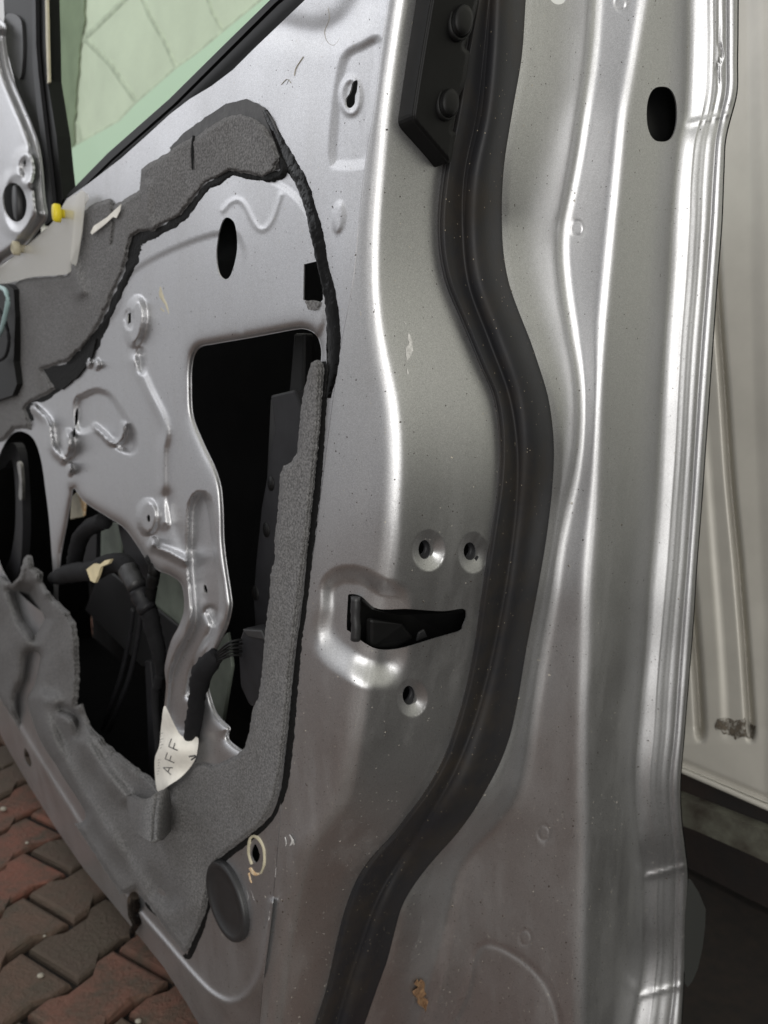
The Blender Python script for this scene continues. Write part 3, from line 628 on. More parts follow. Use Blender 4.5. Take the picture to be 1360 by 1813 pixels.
for cx_, cy_, rx_, ry_ in ((792, 183, 21, 29), (815, 38, 25, 35)):
    def cp(x, y): q = np.array([[x, y]], float); return rays(x, y) * cov_t(q)[0]
    ctr = cp(cx_, cy_); rad = abs((cp(cx_, cy_ + ry_) - ctr)[2]); ux = cp(cx_ + 6, cy_) - cp(cx_ - 6, cy_); ux /= np.linalg.norm(ux)
    V = []; Fc = []; prof = [(1.18, -.0015), (1.17, .0012), (1.02, .0014), (1.0, -.0008), (.93, -.0006), (.92, .0026), (.85, .0036), (.5, .0042), (0.02, .0044)]
    for r_, h_ in prof:
        for k in range(36):
            a = 2 * math.pi * k / 36; V.append(ctr - pv * h_ + rad * r_ * (ux * .92 * math.cos(a) + np.array([0, 0, 1]) * math.sin(a)))
    for i in range(len(prof) - 1):
        for k in range(36): Fc.append([i * 36 + k, i * 36 + (k + 1) % 36, (i + 1) * 36 + (k + 1) % 36, (i + 1) * 36 + k])
    Fc.append([(len(prof) - 1) * 36 + k for k in range(36)])
    mkmesh('press_stud', V, Fc, M['black'], cover)

# latch behind its opening
def Tp(x, y, dpt):                           # point at depth dpt behind the base surface of the shut face
    q = np.array([[x, y]], float); return rays(x, y) * (base_t(q)[0] + dpt)
latch = slab('latch', [Tp(x, y, .022) for x, y in ((600, 1020), (860, 1040), (860, 1160), (600, 1190))], pv * .03, M['black'], door, .002)
tube('latch_striker_bar', [Tp(630 + .6 * math.sin(k), 1056 + k * 7, .012) for k in range(12)], .0034, M['grommet'], latch, 12, wob=.25, seed=3)
slab('latch_claw', [Tp(x, y, .020) for x, y in ((655, 1095), (715, 1105), (735, 1130), (700, 1152), (655, 1150))], pv * .006, M['black'], latch, .0025)
slab('latch_pawl', [Tp(x, y, .017) for x, y in ((742, 1120), (752, 1114), (758, 1128), (738, 1136))], pv * .002, M['grommet'], latch, .001)
slab('latch_guide', [Tp(x, y, .013) for x, y in ((640, 1062), (660, 1080), (700, 1088), (820, 1086), (824, 1070), (700, 1062))], pv * .01, M['black'], latch, .001)
for cx_, cy_ in ((752, 973), (832, 976), (724, 1231)):
    V = []; Fc = []; c0 = Tp(cx_, cy_, .0090); ra = np.linalg.norm(Tp(cx_, cy_ + 17, .005) - Tp(cx_, cy_, .005))
    for i, (rr_, dd_) in enumerate(((1.4, 0), (1.0, .0006), (.86, .0004), (.84, .0018), (.78, .0014), (.76, .003), (.70, .0026), (.68, .006))):
        for k in range(24): V.append(c0 + pv * dd_ + ra * rr_ * (sv * math.cos(k * math.pi / 12) + np.array([0, 0, 1]) * math.sin(k * math.pi / 12)))
        if i: Fc += [[(i - 1) * 24 + k, (i - 1) * 24 + (k + 1) % 24, i * 24 + (k + 1) % 24, i * 24 + k] for k in range(24)]
    mkmesh('threaded_insert', V, Fc, M['charcoal'], door)
slab('hole_shade_plate', [Tp(x, y, .02) for x, y in ((1110, 120), (1215, 120), (1215, 290), (1110, 290))], pv * .002, M['black'], door, .0005)  # black plate added for the shade inside the oval hole

slab('hole_shade_plate', W([575, 655, 650, 575], [110, 110, 225, 225], .03), sv * .002, M['black'], door, 0)  # black plate added so the keyhole stays dark inside
# ------------------------------------------------------------------ foam insulation
foam_up = [(28, 500), (45, 493), (120, 487), (124, 462), (142, 425), (146, 375), (170, 358), (195, 352), (206, 362), (232, 344), (246, 337), (250, 300), (262, 290), (300, 268), (318, 252), (350, 240), (384, 216), (405, 204), (422, 200), (446, 205), (468, 222), (486, 252), (496, 285), (484, 306), (466, 318), (440, 308), (408, 304), (390, 314), (365, 325), (350, 345), (328, 372), (318, 386), (296, 394), (270, 410), (248, 412), (234, 420), (229, 440), (222, 470), (210, 500), (195, 536), (180, 568), (165, 596), (145, 618), (122, 640), (95, 648), (75, 655), (87, 668), (99, 688), (78, 702), (54, 714), (46, 724), (52, 745), (55, 762), (40, 758), (24, 760), (6, 782), (-30, 790), (-60, 700), (-60, 640), (0, 640), (24, 650), (28, 600), (26, 560)]
foam_up = rough(foam_up, 3, 2.0, .09, 1.0)
fold = smooth([(150, 1060), (75, 1110), (62, 1160), (50, 1210), (56, 1260), (90, 1320), (130, 1390), (180, 1450)], 8, False)
def foam_t1(q):
    d = -.0042 * sst(0, 7, -sdf(q, foam_up)) - .0006
    d += ridge(q, [(262, 330), (262, 380), (275, 410)], -.0025, 8) + ridge(q, [(200, 362), (202, 400), (199, 432)], .0035, 3) + ridge(q, [(341, 262), (341, 300)], .0022, 2)
    d += ridge(q, [(130, 470), (138, 500), (142, 515)], -.006, 12)
    d += .0012 * np.sin(q[:, 0] / 21) * np.sin(q[:, 1] / 33 + 1)
    return tS(q[:, 0], q[:, 1], panel_d(q) * 0 + d)
sheet('foam_sheet', foam_up, [], foam_t1, 4, M['foam'], door, .0022, sv, out_step=3)
foam_low = [(-60, 1020), (0, 1022), (20, 1035), (34, 1020), (42, 990), (48, 982), (54, 986), (58, 1004), (74, 1014), (72, 1030), (84, 1050), (100, 1066), (118, 1082), (130, 1102), (136, 1135), (138, 1200), (135, 1240), (134, 1249), (143, 1246), (150, 1268), (160, 1290), (190, 1320), (220, 1345), (246, 1365), (262, 1376), (276, 1388), (283, 1398), (300, 1392), (318, 1380), (336, 1362), (347, 1352), (362, 1349), (376, 1356), (400, 1346), (420, 1336), (434, 1322), (441, 1298), (447, 1258), (456, 1238), (462, 1205), (468, 1150), (470, 1118), (474, 1080), (478, 1048), (479, 1018), (487, 990), (485, 958), (490, 922), (494, 880), (496, 842), (502, 824), (516, 818), (526, 800), (529, 770), (531, 738), (535, 708), (541, 682), (546, 658), (552, 642), (560, 637), (568, 643), (570, 660), (567, 700), (565, 750), (560, 800), (555, 850), (550, 900), (545, 950), (539, 1000), (532, 1050), (525, 1100), (519, 1150), (514, 1200), (509, 1260), (504, 1310), (499, 1360), (489, 1410), (476, 1440), (459, 1464), (438, 1480), (414, 1500), (394, 1515), (379, 1532), (371, 1552), (368, 1582), (360, 1620), (349, 1650), (336, 1678), (327, 1687), (316, 1676), (290, 1640), (266, 1606), (250, 1588), (240, 1572), (228, 1578), (214, 1584), (180, 1532), (140, 1470), (100, 1402), (60, 1334), (20, 1268), (-20, 1205), (-60, 1150)]
foam_low = rough(foam_low, 3, 1.6, .11, 5.0)
crease_a = smooth([(60, 1165), (52, 1210), (40, 1240), (52, 1290), (90, 1365), (140, 1440)], 8, False)
roll = smooth([(20, 1050), (50, 1020), (60, 1000)], 6, False)
def foam_t2(q):
    x, y = q[:, 0], q[:, 1]
    d = -.0045 * sst(0, 7, -sdf(q, foam_low)) - .0006
    far = 1 - sst(250, 330, x)
    d -= far * .012 * (1 - sst(1100, 1700, y) * .6)
    # folds and pouches where the sheet hangs loose
    d += ridge(q, crease_a, .030, 14) * far
    d += ridge(q, smooth([(72, 1235), (90, 1300), (130, 1390), (190, 1480), (260, 1570)], 8, False), -.014, 16) * (1 - sst(1500, 1620, y))
    d += ridge(q, smooth([(95, 1240), (140, 1300), (180, 1360), (220, 1410)], 8, False), -.010, 14)
    d += ridge(q, smooth([(140, 1300), (135, 1270), (110, 1255)], 6, False), .012, 10)
    d += pad(q, [(20, 1045), (60, 1040), (82, 1095), (62, 1130), (40, 1100)], .028, 34) * (x < 120)
    d += ridge(q, smooth([(25, 1035), (44, 1000), (60, 1020), (80, 1050)], 6, False), -.008, 10)
    d += ridge(q, smooth([(100, 1360), (160, 1450), (230, 1530), (300, 1590)], 8, False), .010, 20)
    d += ridge(q, smooth([(300, 1420), (320, 1520), (330, 1600)], 8, False), -.007, 30)
    d += .0025 * np.sin(x / 17 + y / 40) * np.sin(y / 29) * far
    return tS(x, y, d)
fl = sheet('foam_sheet', foam_low, [], foam_t2, 4, M['foam'], door, .0022, sv, out_step=3)
tag(fl, 'lower foam sheet hanging in folds under the openings')
# folded-over flap below the paper label
flap = [(225, 1412), (245, 1417), (262, 1414), (288, 1400), (296, 1440), (297, 1468), (288, 1482), (276, 1492), (262, 1488), (240, 1472), (231, 1452)]
def flap_t(q):
    u = np.clip((q[:, 0] - 225) / 70, 0, 1); v = np.clip((q[:, 1] - 1400) / 90, 0, 1)
    return tS(q[:, 0], q[:, 1], -.014 - .045 * np.sin(u * math.pi) ** .7 * (.45 + .55 * v) - .004)
sheet('foam_flap', smooth(flap, 3), [], flap_t, 4, M['foam'], door, .005, sv, out_step=3)

# butyl beads and the adhesive film at the top
film_top = rough([(300, 262), (325, 236), (360, 210), (400, 184), (436, 175), (466, 189), (484, 214), (496, 246), (508, 290), (488, 300), (468, 250), (436, 216), (400, 216), (360, 246), (330, 264), (308, 276)], 3, 1.2, .1, 3)
ptf = lambda q: tS(q[:, 0], q[:, 1], panel_d(q))
sheet('adhesive_film', film_top, [], lambda q: tS(q[:, 0], q[:, 1], -.0012 + 0 * q[:, 0]), 4, M['mat_dark'], door, .0012, sv, out_step=3)
bead('sealant_bead', [(470, 196), (492, 244), (512, 285), (535, 325), (550, 370), (562, 420), (572, 470), (584, 520), (590, 570), (590, 620), (588, 660), (580, 704)], [5, 9, 15, 13, 11, 13, 11, 12, 13, 14, 11, 6], .0020, ptf, M['goo'], door, .16, 1)
bead('sealant_bead', [(470, 318), (484, 312), (500, 310), (505, 298), (500, 280)], [5, 10, 8, 9, 4], .003, ptf, M['goo_dull'], door, .5, 2)
bead('sealant_bead', [(574, 640), (573, 700), (569, 760), (563, 850), (554, 930), (546, 1010), (537, 1080), (527, 1150), (521, 1220), (515, 1290), (506, 1370), (496, 1418), (480, 1450), (442, 1486), (402, 1516), (379, 1538), (371, 1576), (364, 1616), (350, 1658), (334, 1694), (326, 1690)], [5, 9, 9, 8, 7, 8, 7, 6, 6, 7, 6, 6, 6, 6, 6, 6, 7, 8, 9, 5], .0008, ptf, M['goo_dull'], door, .3, 4)
gap = [(468, 316), (440, 312), (410, 306), (388, 320), (366, 332), (350, 352), (328, 380), (300, 400), (272, 414), (250, 420), (240, 430), (236, 455), (226, 485), (212, 515), (196, 552), (182, 580), (166, 605), (150, 625), (128, 650), (110, 670), (98, 690), (76, 706), (50, 718), (58, 745)]
bead('sealant_bead', gap, [6, 7, 5, 8, 7, 6, 8, 9, 7, 12, 14, 12, 8, 9, 8, 7, 9, 12, 14, 16, 14, 9, 7, 6, 4], .0010, ptf, M['goo_dull'], door, .38, 7)
sheet('sealant_patch', rough([(78, 655), (96, 648), (125, 645), (150, 628), (170, 600), (160, 640), (135, 668), (110, 690), (98, 688)], 3, 2, .1, 8), [], lambda q: tS(q[:, 0], q[:, 1], -.0022 + 0 * q[:, 0]), 4, M['goo_dull'], door, .002, sv)
bead('sealant_drip', [(240, 1590), (236, 1612), (241, 1632), (235, 1650), (237, 1660)], [8, 10, 8, 6, 3], .004, lambda q: tS(q[:, 0], q[:, 1], -.004 + 0 * q[:, 0]), M['goo'], door, .5, 12)
bead('sealant_drip', [(259, 1597), (268, 1608), (281, 1622)], [3, 5, 2], .0016, lambda q: tS(q[:, 0], q[:, 1], -.001 + 0 * q[:, 0]), M['goo_dull'], door, .5, 13)
bead('sealant_drip', [(343, 240), (340, 262), (341, 300)], [2, 2, 1], .0010, lambda q: tS(q[:, 0], q[:, 1], -.0052 + 0 * q[:, 0]), M['goo_dull'], door, .5, 14)

# round rubber plug
def disc(name, cx_, cy_, ry_, m, parent, prof, S=0.0, sq=1.0, tilt=0.0):
    ctr = W(cx_, cy_, S); rad = abs((W(cx_, cy_ + ry_, S) - ctr)[2]); V = []; Fc = []; n = 44; ax = pv * sq
    up = np.array([0, 0, 1.0])
    for r_, h_ in prof:
        for k in range(n):
            a = 2 * math.pi * k / n; V.append(ctr - sv * h_ + rad * r_ * (ax * math.cos(a) + up * math.sin(a)))
    for i in range(len(prof) - 1):
        for k in range(n): Fc.append([i * n + k, i * n + (k + 1) % n, (i + 1) * n + (k + 1) % n, (i + 1) * n + k])
    Fc.append([(len(prof) - 1) * n + k for k in range(n)])
    return mkmesh(name, V, Fc, m, parent)
disc('rubber_plug', 407, 1592, 60, M['grommet'], door, [(1.0, -.002), (1.0, .004), (.97, .0058), (.90, .0062), (.84, .0052), (.80, .0036), (.5, .0036), (.02, .0036)])

bead('glue_mark', [(283, 508), (286, 525), (294, 540), (299, 556)], [1, 4, 3, .5], .0004, ptf, M['cream'], door, .8, 19)
bead('glue_mark', [(284, 545), (290, 552)], [1, 3], .0003, ptf, M['cream'], door, .8, 18)
for pth, wd in (([(512, 140), (503, 158), (497, 178)], [.4, 2.6, .6]), ([(529, 152), (534, 160)], [.5, 3]), ([(449, 104), (456, 108)], [3, 4]), ([(555, 370), (561, 376)], [1, 3])):
    bead('paint_nick', pth, wd, .0002, ptf, M['goo_dull'], door, .6, 70)
for pth in ([(581, 14), (583, 34), (575, 56), (580, 74), (592, 80), (603, 66)], [(537, 100), (524, 120), (521, 134)], [(498, 150), (508, 140), (515, 147)]):
    bead('lint_fibre', pth, [.5, .7, .5], .0006, ptf, M['pebble'], door, .1, 71)
sheet('foam_scrap', rough([(539, 533), (552, 531), (566, 535), (560, 548), (546, 549)], 3, 2, .1, 4), [], lambda q: tS(q[:, 0], q[:, 1], -.003 + 0 * q[:, 0]), 3, M['foam'], door, .003, sv)
# torn clip residue round the diamond hole
bead('clip_residue', [(446, 1530), (440, 1508), (444, 1484), (455, 1482), (467, 1502), (468, 1530), (462, 1546)], [2, 2, 3, 3, 2, 2, 2], .0015, ptf, M['cream'], door, .3, 20)
bead('clip_residue', [(443, 1536), (450, 1548), (460, 1546)], [3, 4, 2], .001, ptf, M['rust'], door, .8, 21)
bead('clip_residue', [(441, 1545), (443, 1556), (446, 1563)], [2, 2, 1], .001, ptf, M['rust'], door, .8, 22)
scr = mat('bare_scratch', (.75, .74, .72), .5, .3, noise_amt=.4, noise_scale=500)
for i, pth in enumerate([[(512, 1478), (517, 1490), (510, 1502)], [(504, 1482), (506, 1494), (503, 1504)], [(509, 1506), (501, 1522), (494, 1540)], [(518, 1486), (520, 1500), (514, 1515)], [(490, 1532), (487, 1548), (489, 1560)], [(438, 1566), (445, 1580), (457, 1612)], [(478, 1610), (475, 1630), (470, 1650)], [(436, 1572), (440, 1590), (438, 1592)]]):
    bead('paint_scratch', pth, [.5, 2.0 if i in (0, 2) else 1.1, .4], .0003, lambda q: panel_t(q) - .0002, scr, inner, .9, 30 + i)

for i, (pth, wd) in enumerate([([(723, 590), (726, 608), (722, 628), (719, 640)], [1, 6, 5, .5]), ([(714, 568), (718, 574)], [.5, 1.5]), ([(720, 652), (722, 662)], [.4, 1.5])]):
    bead('paint_scuff', pth, wd, .00015, lambda q: shut_t(q) - .0002, scr, shut, .9, 60 + i)
# ------------------------------------------------------------------ window, channels and mirror corner
gl = bpy.data.materials.new('green_glass'); gl.use_nodes = True; b = gl.node_tree.nodes['Principled BSDF']
b.inputs['Base Color'].default_value = (.80, .93, .80, 1); b.inputs['Roughness'].default_value = .03; b.inputs['Transmission Weight'].default_value = 1; b.inputs['IOR'].default_value = 1.02
glass = slab('window_glass', W([84, 96, 108, 150, 240, 340, 440, 520, 560, 80], [-60, 160, 350, 345, 262, 185, 92, 10, -60, -60], .025), sv * .004, gl, door, 0)
def plate(name, px, S, m, parent=door, thick=.004, step=8, rnd=True):
    o_ = smooth(px, 5) if rnd else px
    return sheet(name, o_, [], lambda q: tS(q[:, 0], q[:, 1], S + 0 * q[:, 0]), step, m, parent, thick, sv, out_step=5)
plate('window_belt_seal', [(115, 352), (190, 276), (300, 180), (400, 82), (485, 0), (540, -50), (640, -60), (560, -10), (460, 88), (420, 128), (380, 158), (330, 192), (262, 246), (205, 296), (150, 338)], .012, M['black'], door, .010, 6, False)
plate('window_belt_lip', [(118, 346), (190, 272), (300, 175), (400, 76), (478, 0), (500, -20), (508, -12), (486, 6), (408, 84), (308, 184), (198, 281), (128, 350)], .004, M['black'], door, .003, 6, False)
plate('window_channel', [(4, -60), (78, -60), (82, 60), (84, 140), (92, 190), (100, 240), (106, 300), (112, 352), (98, 384), (80, 400), (60, 300), (40, 200), (10, 80)], .006, M['black'], door, .015, 8, False)
plate('channel_lip', [(56, -60), (62, -60), (64, 80), (68, 130), (76, 200), (88, 300), (96, 380), (90, 384), (80, 300), (66, 200), (58, 120)], .001, M['charcoal'], door, .004, 6, False)
plate('glass_edge_trim', [(79, -60), (82, -60), (85, 60), (87, 145), (84, 148), (81, 60)], .004, M['cream'], door, .002, 6, False)
plate('mirror_blanking', [(8, 30), (22, 24), (36, 34), (40, 60), (40, 110), (34, 140), (18, 110), (8, 70)], .003, M['grommet'], door, .004, 6)
def mirror_t(q):
    d = -.004 - .012 * sst(0, 22, -sdf(q, mirror_out)) + ridge(q, circle(30, 360, 26, 52, 24), -.004, 8, True) + ridge(q, circle(45, 300, 14, 26, 18), -.006, 8, True)
    return tS(q[:, 0], q[:, 1], d)
mirror_out = smooth([(-60, 30), (4, 38), (8, 70), (14, 112), (24, 146), (40, 184), (56, 222), (68, 258), (74, 300), (78, 350), (82, 384), (66, 408), (44, 436), (10, 462), (-60, 500)], 5)
mc = sheet('mirror_corner', mirror_out, [circle(26, 358, 21, 35, 24, -.15), circle(43, 288, 3, 6, 10)], mirror_t, 4, M['paint'], door, .0015, sv)
disc('mirror_grommet', 33, 360, 34, M['grommet'], mc, [(1.0, -.001), (.98, .003), (.9, .0045), (.02, .0045)], -.012, .55)
slab('hole_shade_plate', W([-60, 70, 70, -60], [240, 240, 440, 440], .03), sv * .002, M['black'], door, 0)  # black plate added for the shade behind the mirror corner holes

# clear film with pale strips, clips
fm = bpy.data.materials.new('clear_film'); fm.use_nodes = True; b = fm.node_tree.nodes['Principled BSDF']
b.inputs['Base Color'].default_value = (.66, .64, .58, 1); b.inputs['Alpha'].default_value = .34; b.inputs['Roughness'].default_value = .28
film = plate('clear_film', [(-40, 480), (0, 470), (46, 436), (92, 394), (120, 352), (148, 340), (157, 350), (148, 372), (144, 420), (126, 462), (121, 484), (60, 490), (28, 498), (-40, 512)], -.009, fm, door, .0005, 6)
film2 = mat('film_fold', (.62, .63, .62), .3)
plate('film_fold', [(136, 345), (150, 340), (146, 400), (136, 465), (131, 468), (125, 460), (130, 400)], -.011, fm, door, .0005, 6)
plate('tape_strip', [(160, 412), (166, 400), (190, 384), (205, 370), (214, 362), (212, 374), (206, 386), (200, 384), (185, 398), (163, 415)], -.008, M['paper'], door, .0005, 4, False)
disc('yellow_clip', 108, 378, 17, M['yellow'], door, [(.5, -.02), (.5, .0), (1, .001), (1, .006), (.85, .008), (.02, .008)], -.012, .62)
disc('cream_clip', 36, 440, 13, M['cream'], door, [(.6, -.02), (.6, .0), (1, .001), (1, .008), (.55, .010), (.5, .004), (.02, .004)], -.012, .7)

# ------------------------------------------------------------------ inside the door: rails, wiring, latch carrier
plate('speaker_ring', [(0, 800), (20, 784), (32, 800), (38, 860), (40, 930), (36, 1000), (24, 1030), (10, 1010), (20, 980), (27, 930), (27, 860), (20, 815), (6, 830), (-20, 830)], .02, M['charcoal'], door, .012, 6)
plate('speaker_ring', [(30, 820), (36, 822), (39, 862), (38, 885), (33, 880), (34, 850)], .008, M['steel'], door, .004, 6)
carrier = slab('latch_carrier', W([478, 520, 545, 540, 520, 480, 452, 448, 452, 462, 470, 478, 486], [700, 690, 760, 900, 1050, 1120, 1125, 1060, 1000, 900, 855, 800, 760], .030), sv * .012, M['charcoal'], door, .002)
for x_, y_ in ((480, 856), (472, 938), (453, 1050)):
    disc('carrier_hole', x_, y_, 13, M['black'], carrier, [(1, .0), (1, .0006), (.02, .0006)], .030, .8)
slab('latch_carrier_rail', W([520, 538, 536, 505, 500], [590, 590, 700, 830, 830], .04), sv * .01, M['black'], door, .002)
slab('hole_frame_rail', W([478, 500, 500, 470], [705, 700, 860, 880], .045), sv * .006, M['grommet'], door, .002)
conn = slab('wire_connector', W([430, 462, 470, 466, 462, 455, 440, 424, 420], [1112, 1116, 1132, 1200, 1240, 1256, 1250, 1215, 1140], .004), sv * .02, M['charcoal'], door, .003)
slab('connector_cap', W([428, 462, 470, 440], [1114, 1116, 1134, 1128], .002), sv * .006, M['grommet'], conn, .001)
slab('primer_plate', W([372, 402, 410, 392, 370], [1150, 1120, 1180, 1290, 1240], .05), sv * .004, M['primer'], door, .001)
h = tube('wiring_harness', path3([(384, 1158), (372, 1172), (360, 1188), (352, 1215), (347, 1250), (343, 1280), (339, 1308)], [-.004, -.008, -.01, -.01, -.008, -.006, -.004]), [.0068, .0094, .0088, .0072, .0072, .0075, .0076], M['tape'], door, 14, wob=.22, seed=2)
for i in range(5):
    tube('wire', path3([(432, 1132 + i * 7), (410, 1136 + i * 6), (395, 1146 + i * 5), (382, 1160 + i * 3)], [.006, -.004 - .002 * (i % 2), -.008, -.006], 4), .0011, M['black'], h, 7)
tube('wiring_harness', path3([(98, 1024), (120, 1016), (145, 1012), (170, 1010), (188, 1000), (210, 996), (226, 1006), (238, 1030), (250, 1055), (262, 1078), (270, 1110), (280, 1150), (284, 1190), (276, 1230), (278, 1290), (284, 1350)], [.01, .0, -.002, -.004, -.004, -.002, 0, .0, .002, .006, .01, .015, .02, .02, .02, .02]), [.010, .012, .011, .011, .010, .010, .009, .009, .008, .007, .005, .0045, .004, .004, .004, .004], M['tape'], door, 12, wob=.25, seed=9)
tube('harness_tape', path3([(226, 1008), (236, 1026), (243, 1040)], [-.003, -.003, -.003]), .0098, M['grommet'], door, 12, wob=.2, seed=5)
tube('harness_tape', path3([(244, 1044), (252, 1062), (262, 1080)], [-.002, 0, 0.002]), .0092, M['charcoal'], door, 12, wob=.3, seed=6)
plate('yellow_tape', [(153, 1008), (166, 998), (176, 1000), (186, 992), (196, 990), (192, 998), (178, 1004), (174, 1018), (168, 1032), (160, 1028)], -.020, M['masking'], door, .003, 3, False)
tube('wiring_harness', path3([(186, 922), (165, 930), (146, 946), (136, 975), (130, 1010)], .018), .010, M['tape'], door, 10, wob=.2, seed=11)
tube('regulator_rod', path3([(268, 984), (274, 1005), (268, 1040), (262, 1080)], .006), .0062, M['black'], door, 10)
tube('regulator_rail', path3([(236, 1078), (229, 1130), (216, 1190), (200, 1240), (182, 1290)], .05), .0032, M['charcoal'], door, 8)
tube('regulator_rail', path3([(250, 1078), (243, 1135), (230, 1195), (210, 1250), (192, 1296)], .05), .0032, M['charcoal'], door, 8)
slab('regulator_rail', W([256, 266, 274, 278, 264, 260], [1170, 1172, 1260, 1390, 1390, 1260], .05), sv * .006, M['charcoal'], door, .001)
slab('regulator_rail', W([208, 230, 262, 258, 240, 222], [928, 936, 1000, 1060, 1040, 990], .035), sv * .006, M['charcoal'], door, .001)
slab('regulator_rail', W([150, 172, 170, 146], [935, 920, 1010, 1010], .05), sv * .006, M['charcoal'], door, .001)
slab('rust_bracket', W([126, 134, 148, 146, 124], [880, 872, 892, 915, 920], .03), sv * .003, M['cream'], door, .001)
slab('rust_bracket', W([138, 143, 150, 148], [876, 880, 893, 914], .026), sv * .003, M['rust'], door, .001)
slab('primer_plate', W([268, 330, 330, 300, 262], [1000, 1015, 1130, 1110, 1080], .09), sv * .003, M['primer'], door, .001)  # pale plate added to stand for a lit patch of the outer skin
slab('primer_plate', W([160, 216, 214, 158], [918, 928, 992, 990], .09), sv * .003, M['primer'], door, .001)  # likewise a lit patch of skin, set in as a pale plate
slab('door_beam', W([180, 330, 330, 250, 150], [1000, 1120, 1180, 1180, 1080], .085), sv * .004, M['grommet'], door, .004)
plate('wiring_block', [(-40, 505), (10, 502), (24, 512), (27, 560), (24, 640), (30, 680), (22, 700), (-40, 720)], -.012, M['black'], door, .01, 6, False)
tube('wire_loop', path3([(-6, 508), (8, 512), (14, 530), (10, 556), (2, 585), (-8, 600)], -.025), .003, mat('pale_wire', (.30, .42, .42), .4), door, 8)
tube('wire_loop', path3([(-6, 640), (10, 630), (16, 600), (8, 565), (-4, 545)], -.022), .0022, M['tape'], door, 8)
# paper label
lab = [(291, 1250), (302, 1270), (312, 1290), (320, 1302), (334, 1308), (350, 1306), (349, 1330), (345, 1345), (334, 1362), (318, 1378), (300, 1390), (282, 1402), (276, 1388), (274, 1345), (282, 1320), (286, 1280)]
def lab_S(x, y): return -.012 - .006 * np.sin((x - 274) / 76 * math.pi * 1.4) - .002 * np.sin(y / 11.)
def lab_t(q): return tS(q[:, 0], q[:, 1], lab_S(q[:, 0], q[:, 1]))
label = sheet('paper_label', smooth(lab, 3), [], lab_t, 3, M['paper'], door, .0003, sv, out_step=3)
# handwritten A F F running up the label
def stroke(pts, w_=.9):
    bead('label_writing', pts, [w_, w_], .0002, lambda q: lab_t(q) - .0016, M['ink'], label, 0, 0, 2, 3)
def letter(u0, segs):
    for sg in segs: stroke([(302 + .27 * (u0 + u) - .92 * v, 1372 - .95 * (u0 + u) - .36 * v) for u, v in sg], .75)
letter(0, [[(0, 0), (7, 17)], [(7, 17), (13, 0)], [(2.5, 6), (11, 6)]])
letter(22, [[(0, 0), (1, 18)], [(1, 18), (13, 17)], [(0, 9), (10, 9)]])
letter(45, [[(0, 0), (1, 18)], [(1, 18), (16, 17)], [(0, 9), (11, 9)]])
for i in range(6): stroke([(281 + i * .3, 1300 + i * 5), (288 + i * .2 - i % 2 * 3, 1298 + i * 5)], .35)
for i in range(6): stroke([(279 - i * .3, 1346 + i * 5), (284 - i * .4 - i % 3, 1345 + i * 5)], .35)
stroke([(334, 1340), (346, 1338)], 1.2); stroke([(338, 1346), (347, 1340), (345, 1350)], 1.2)

# pale reflector tab showing behind the hem
rt = [(1216, 1554), (1224, 1558), (1238, 1580), (1250, 1610), (1249, 1640), (1244, 1680), (1236, 1715), (1226, 1738), (1218, 1748), (1212, 1740), (1212, 1560)]
eS = Smax + .004
tm = bpy.data.materials.new('tab_plastic'); tm.use_nodes = True; b = tm.node_tree.nodes['Principled BSDF']; b.inputs['Base Color'].default_value = (.05, .052, .05, 1); b.inputs['Roughness'].default_value = .35; b.inputs['Alpha'].default_value = .8
refp = rays(1214, 1650) * (base_t(np.array([[1210., 1650.]]))[0] + .003)
slab('clear_tab', [rays(x, y) * ((refp @ pv) / (rays(x, y) @ pv)) for x, y in rt], pv * .002, tm, door, .0005)

# ------------------------------------------------------------------ things on and around the door
def leaf():
    V = []; nu, nv = 14, 7
    axis = [(740, 1736), (746, 1748), (742, 1762), (750, 1776), (754, 1790)]; A2 = smooth(axis, 4, False); n = len(A2)
    for i in range(n):
        u = i / (n - 1); wd = 9 * (math.sin(math.pi * min(1, u * .9 + .12)) ** .6) * (1 + .4 * math.sin(u * 19))
        for k in range(nv):
            v = -1 + 2 * k / (nv - 1); q = np.array([[A2[i][0] + v * wd, A2[i][1] + 3 * math.sin(v * 5 + u * 9)]])
            V.append(rays(q[0, 0], q[0, 1]) * (base_t(q)[0] - .0015 - .003 * (abs(v) ** 1.5 + .4 * math.sin(u * 14 + v * 3))))
    Fc = [[i * nv + k, i * nv + k + 1, (i + 1) * nv + k + 1, (i + 1) * nv + k] for i in range(n - 1) for k in range(nv - 1)]
    o = mkmesh('dry_leaf', V, Fc, M['leaf'])
    m_ = o.modifiers.new('t', 'SOLIDIFY'); m_.thickness = .0004
    tag(o, 'small curled brown dry leaf lying on the lower end face of the door', 'leaf')
leaf()

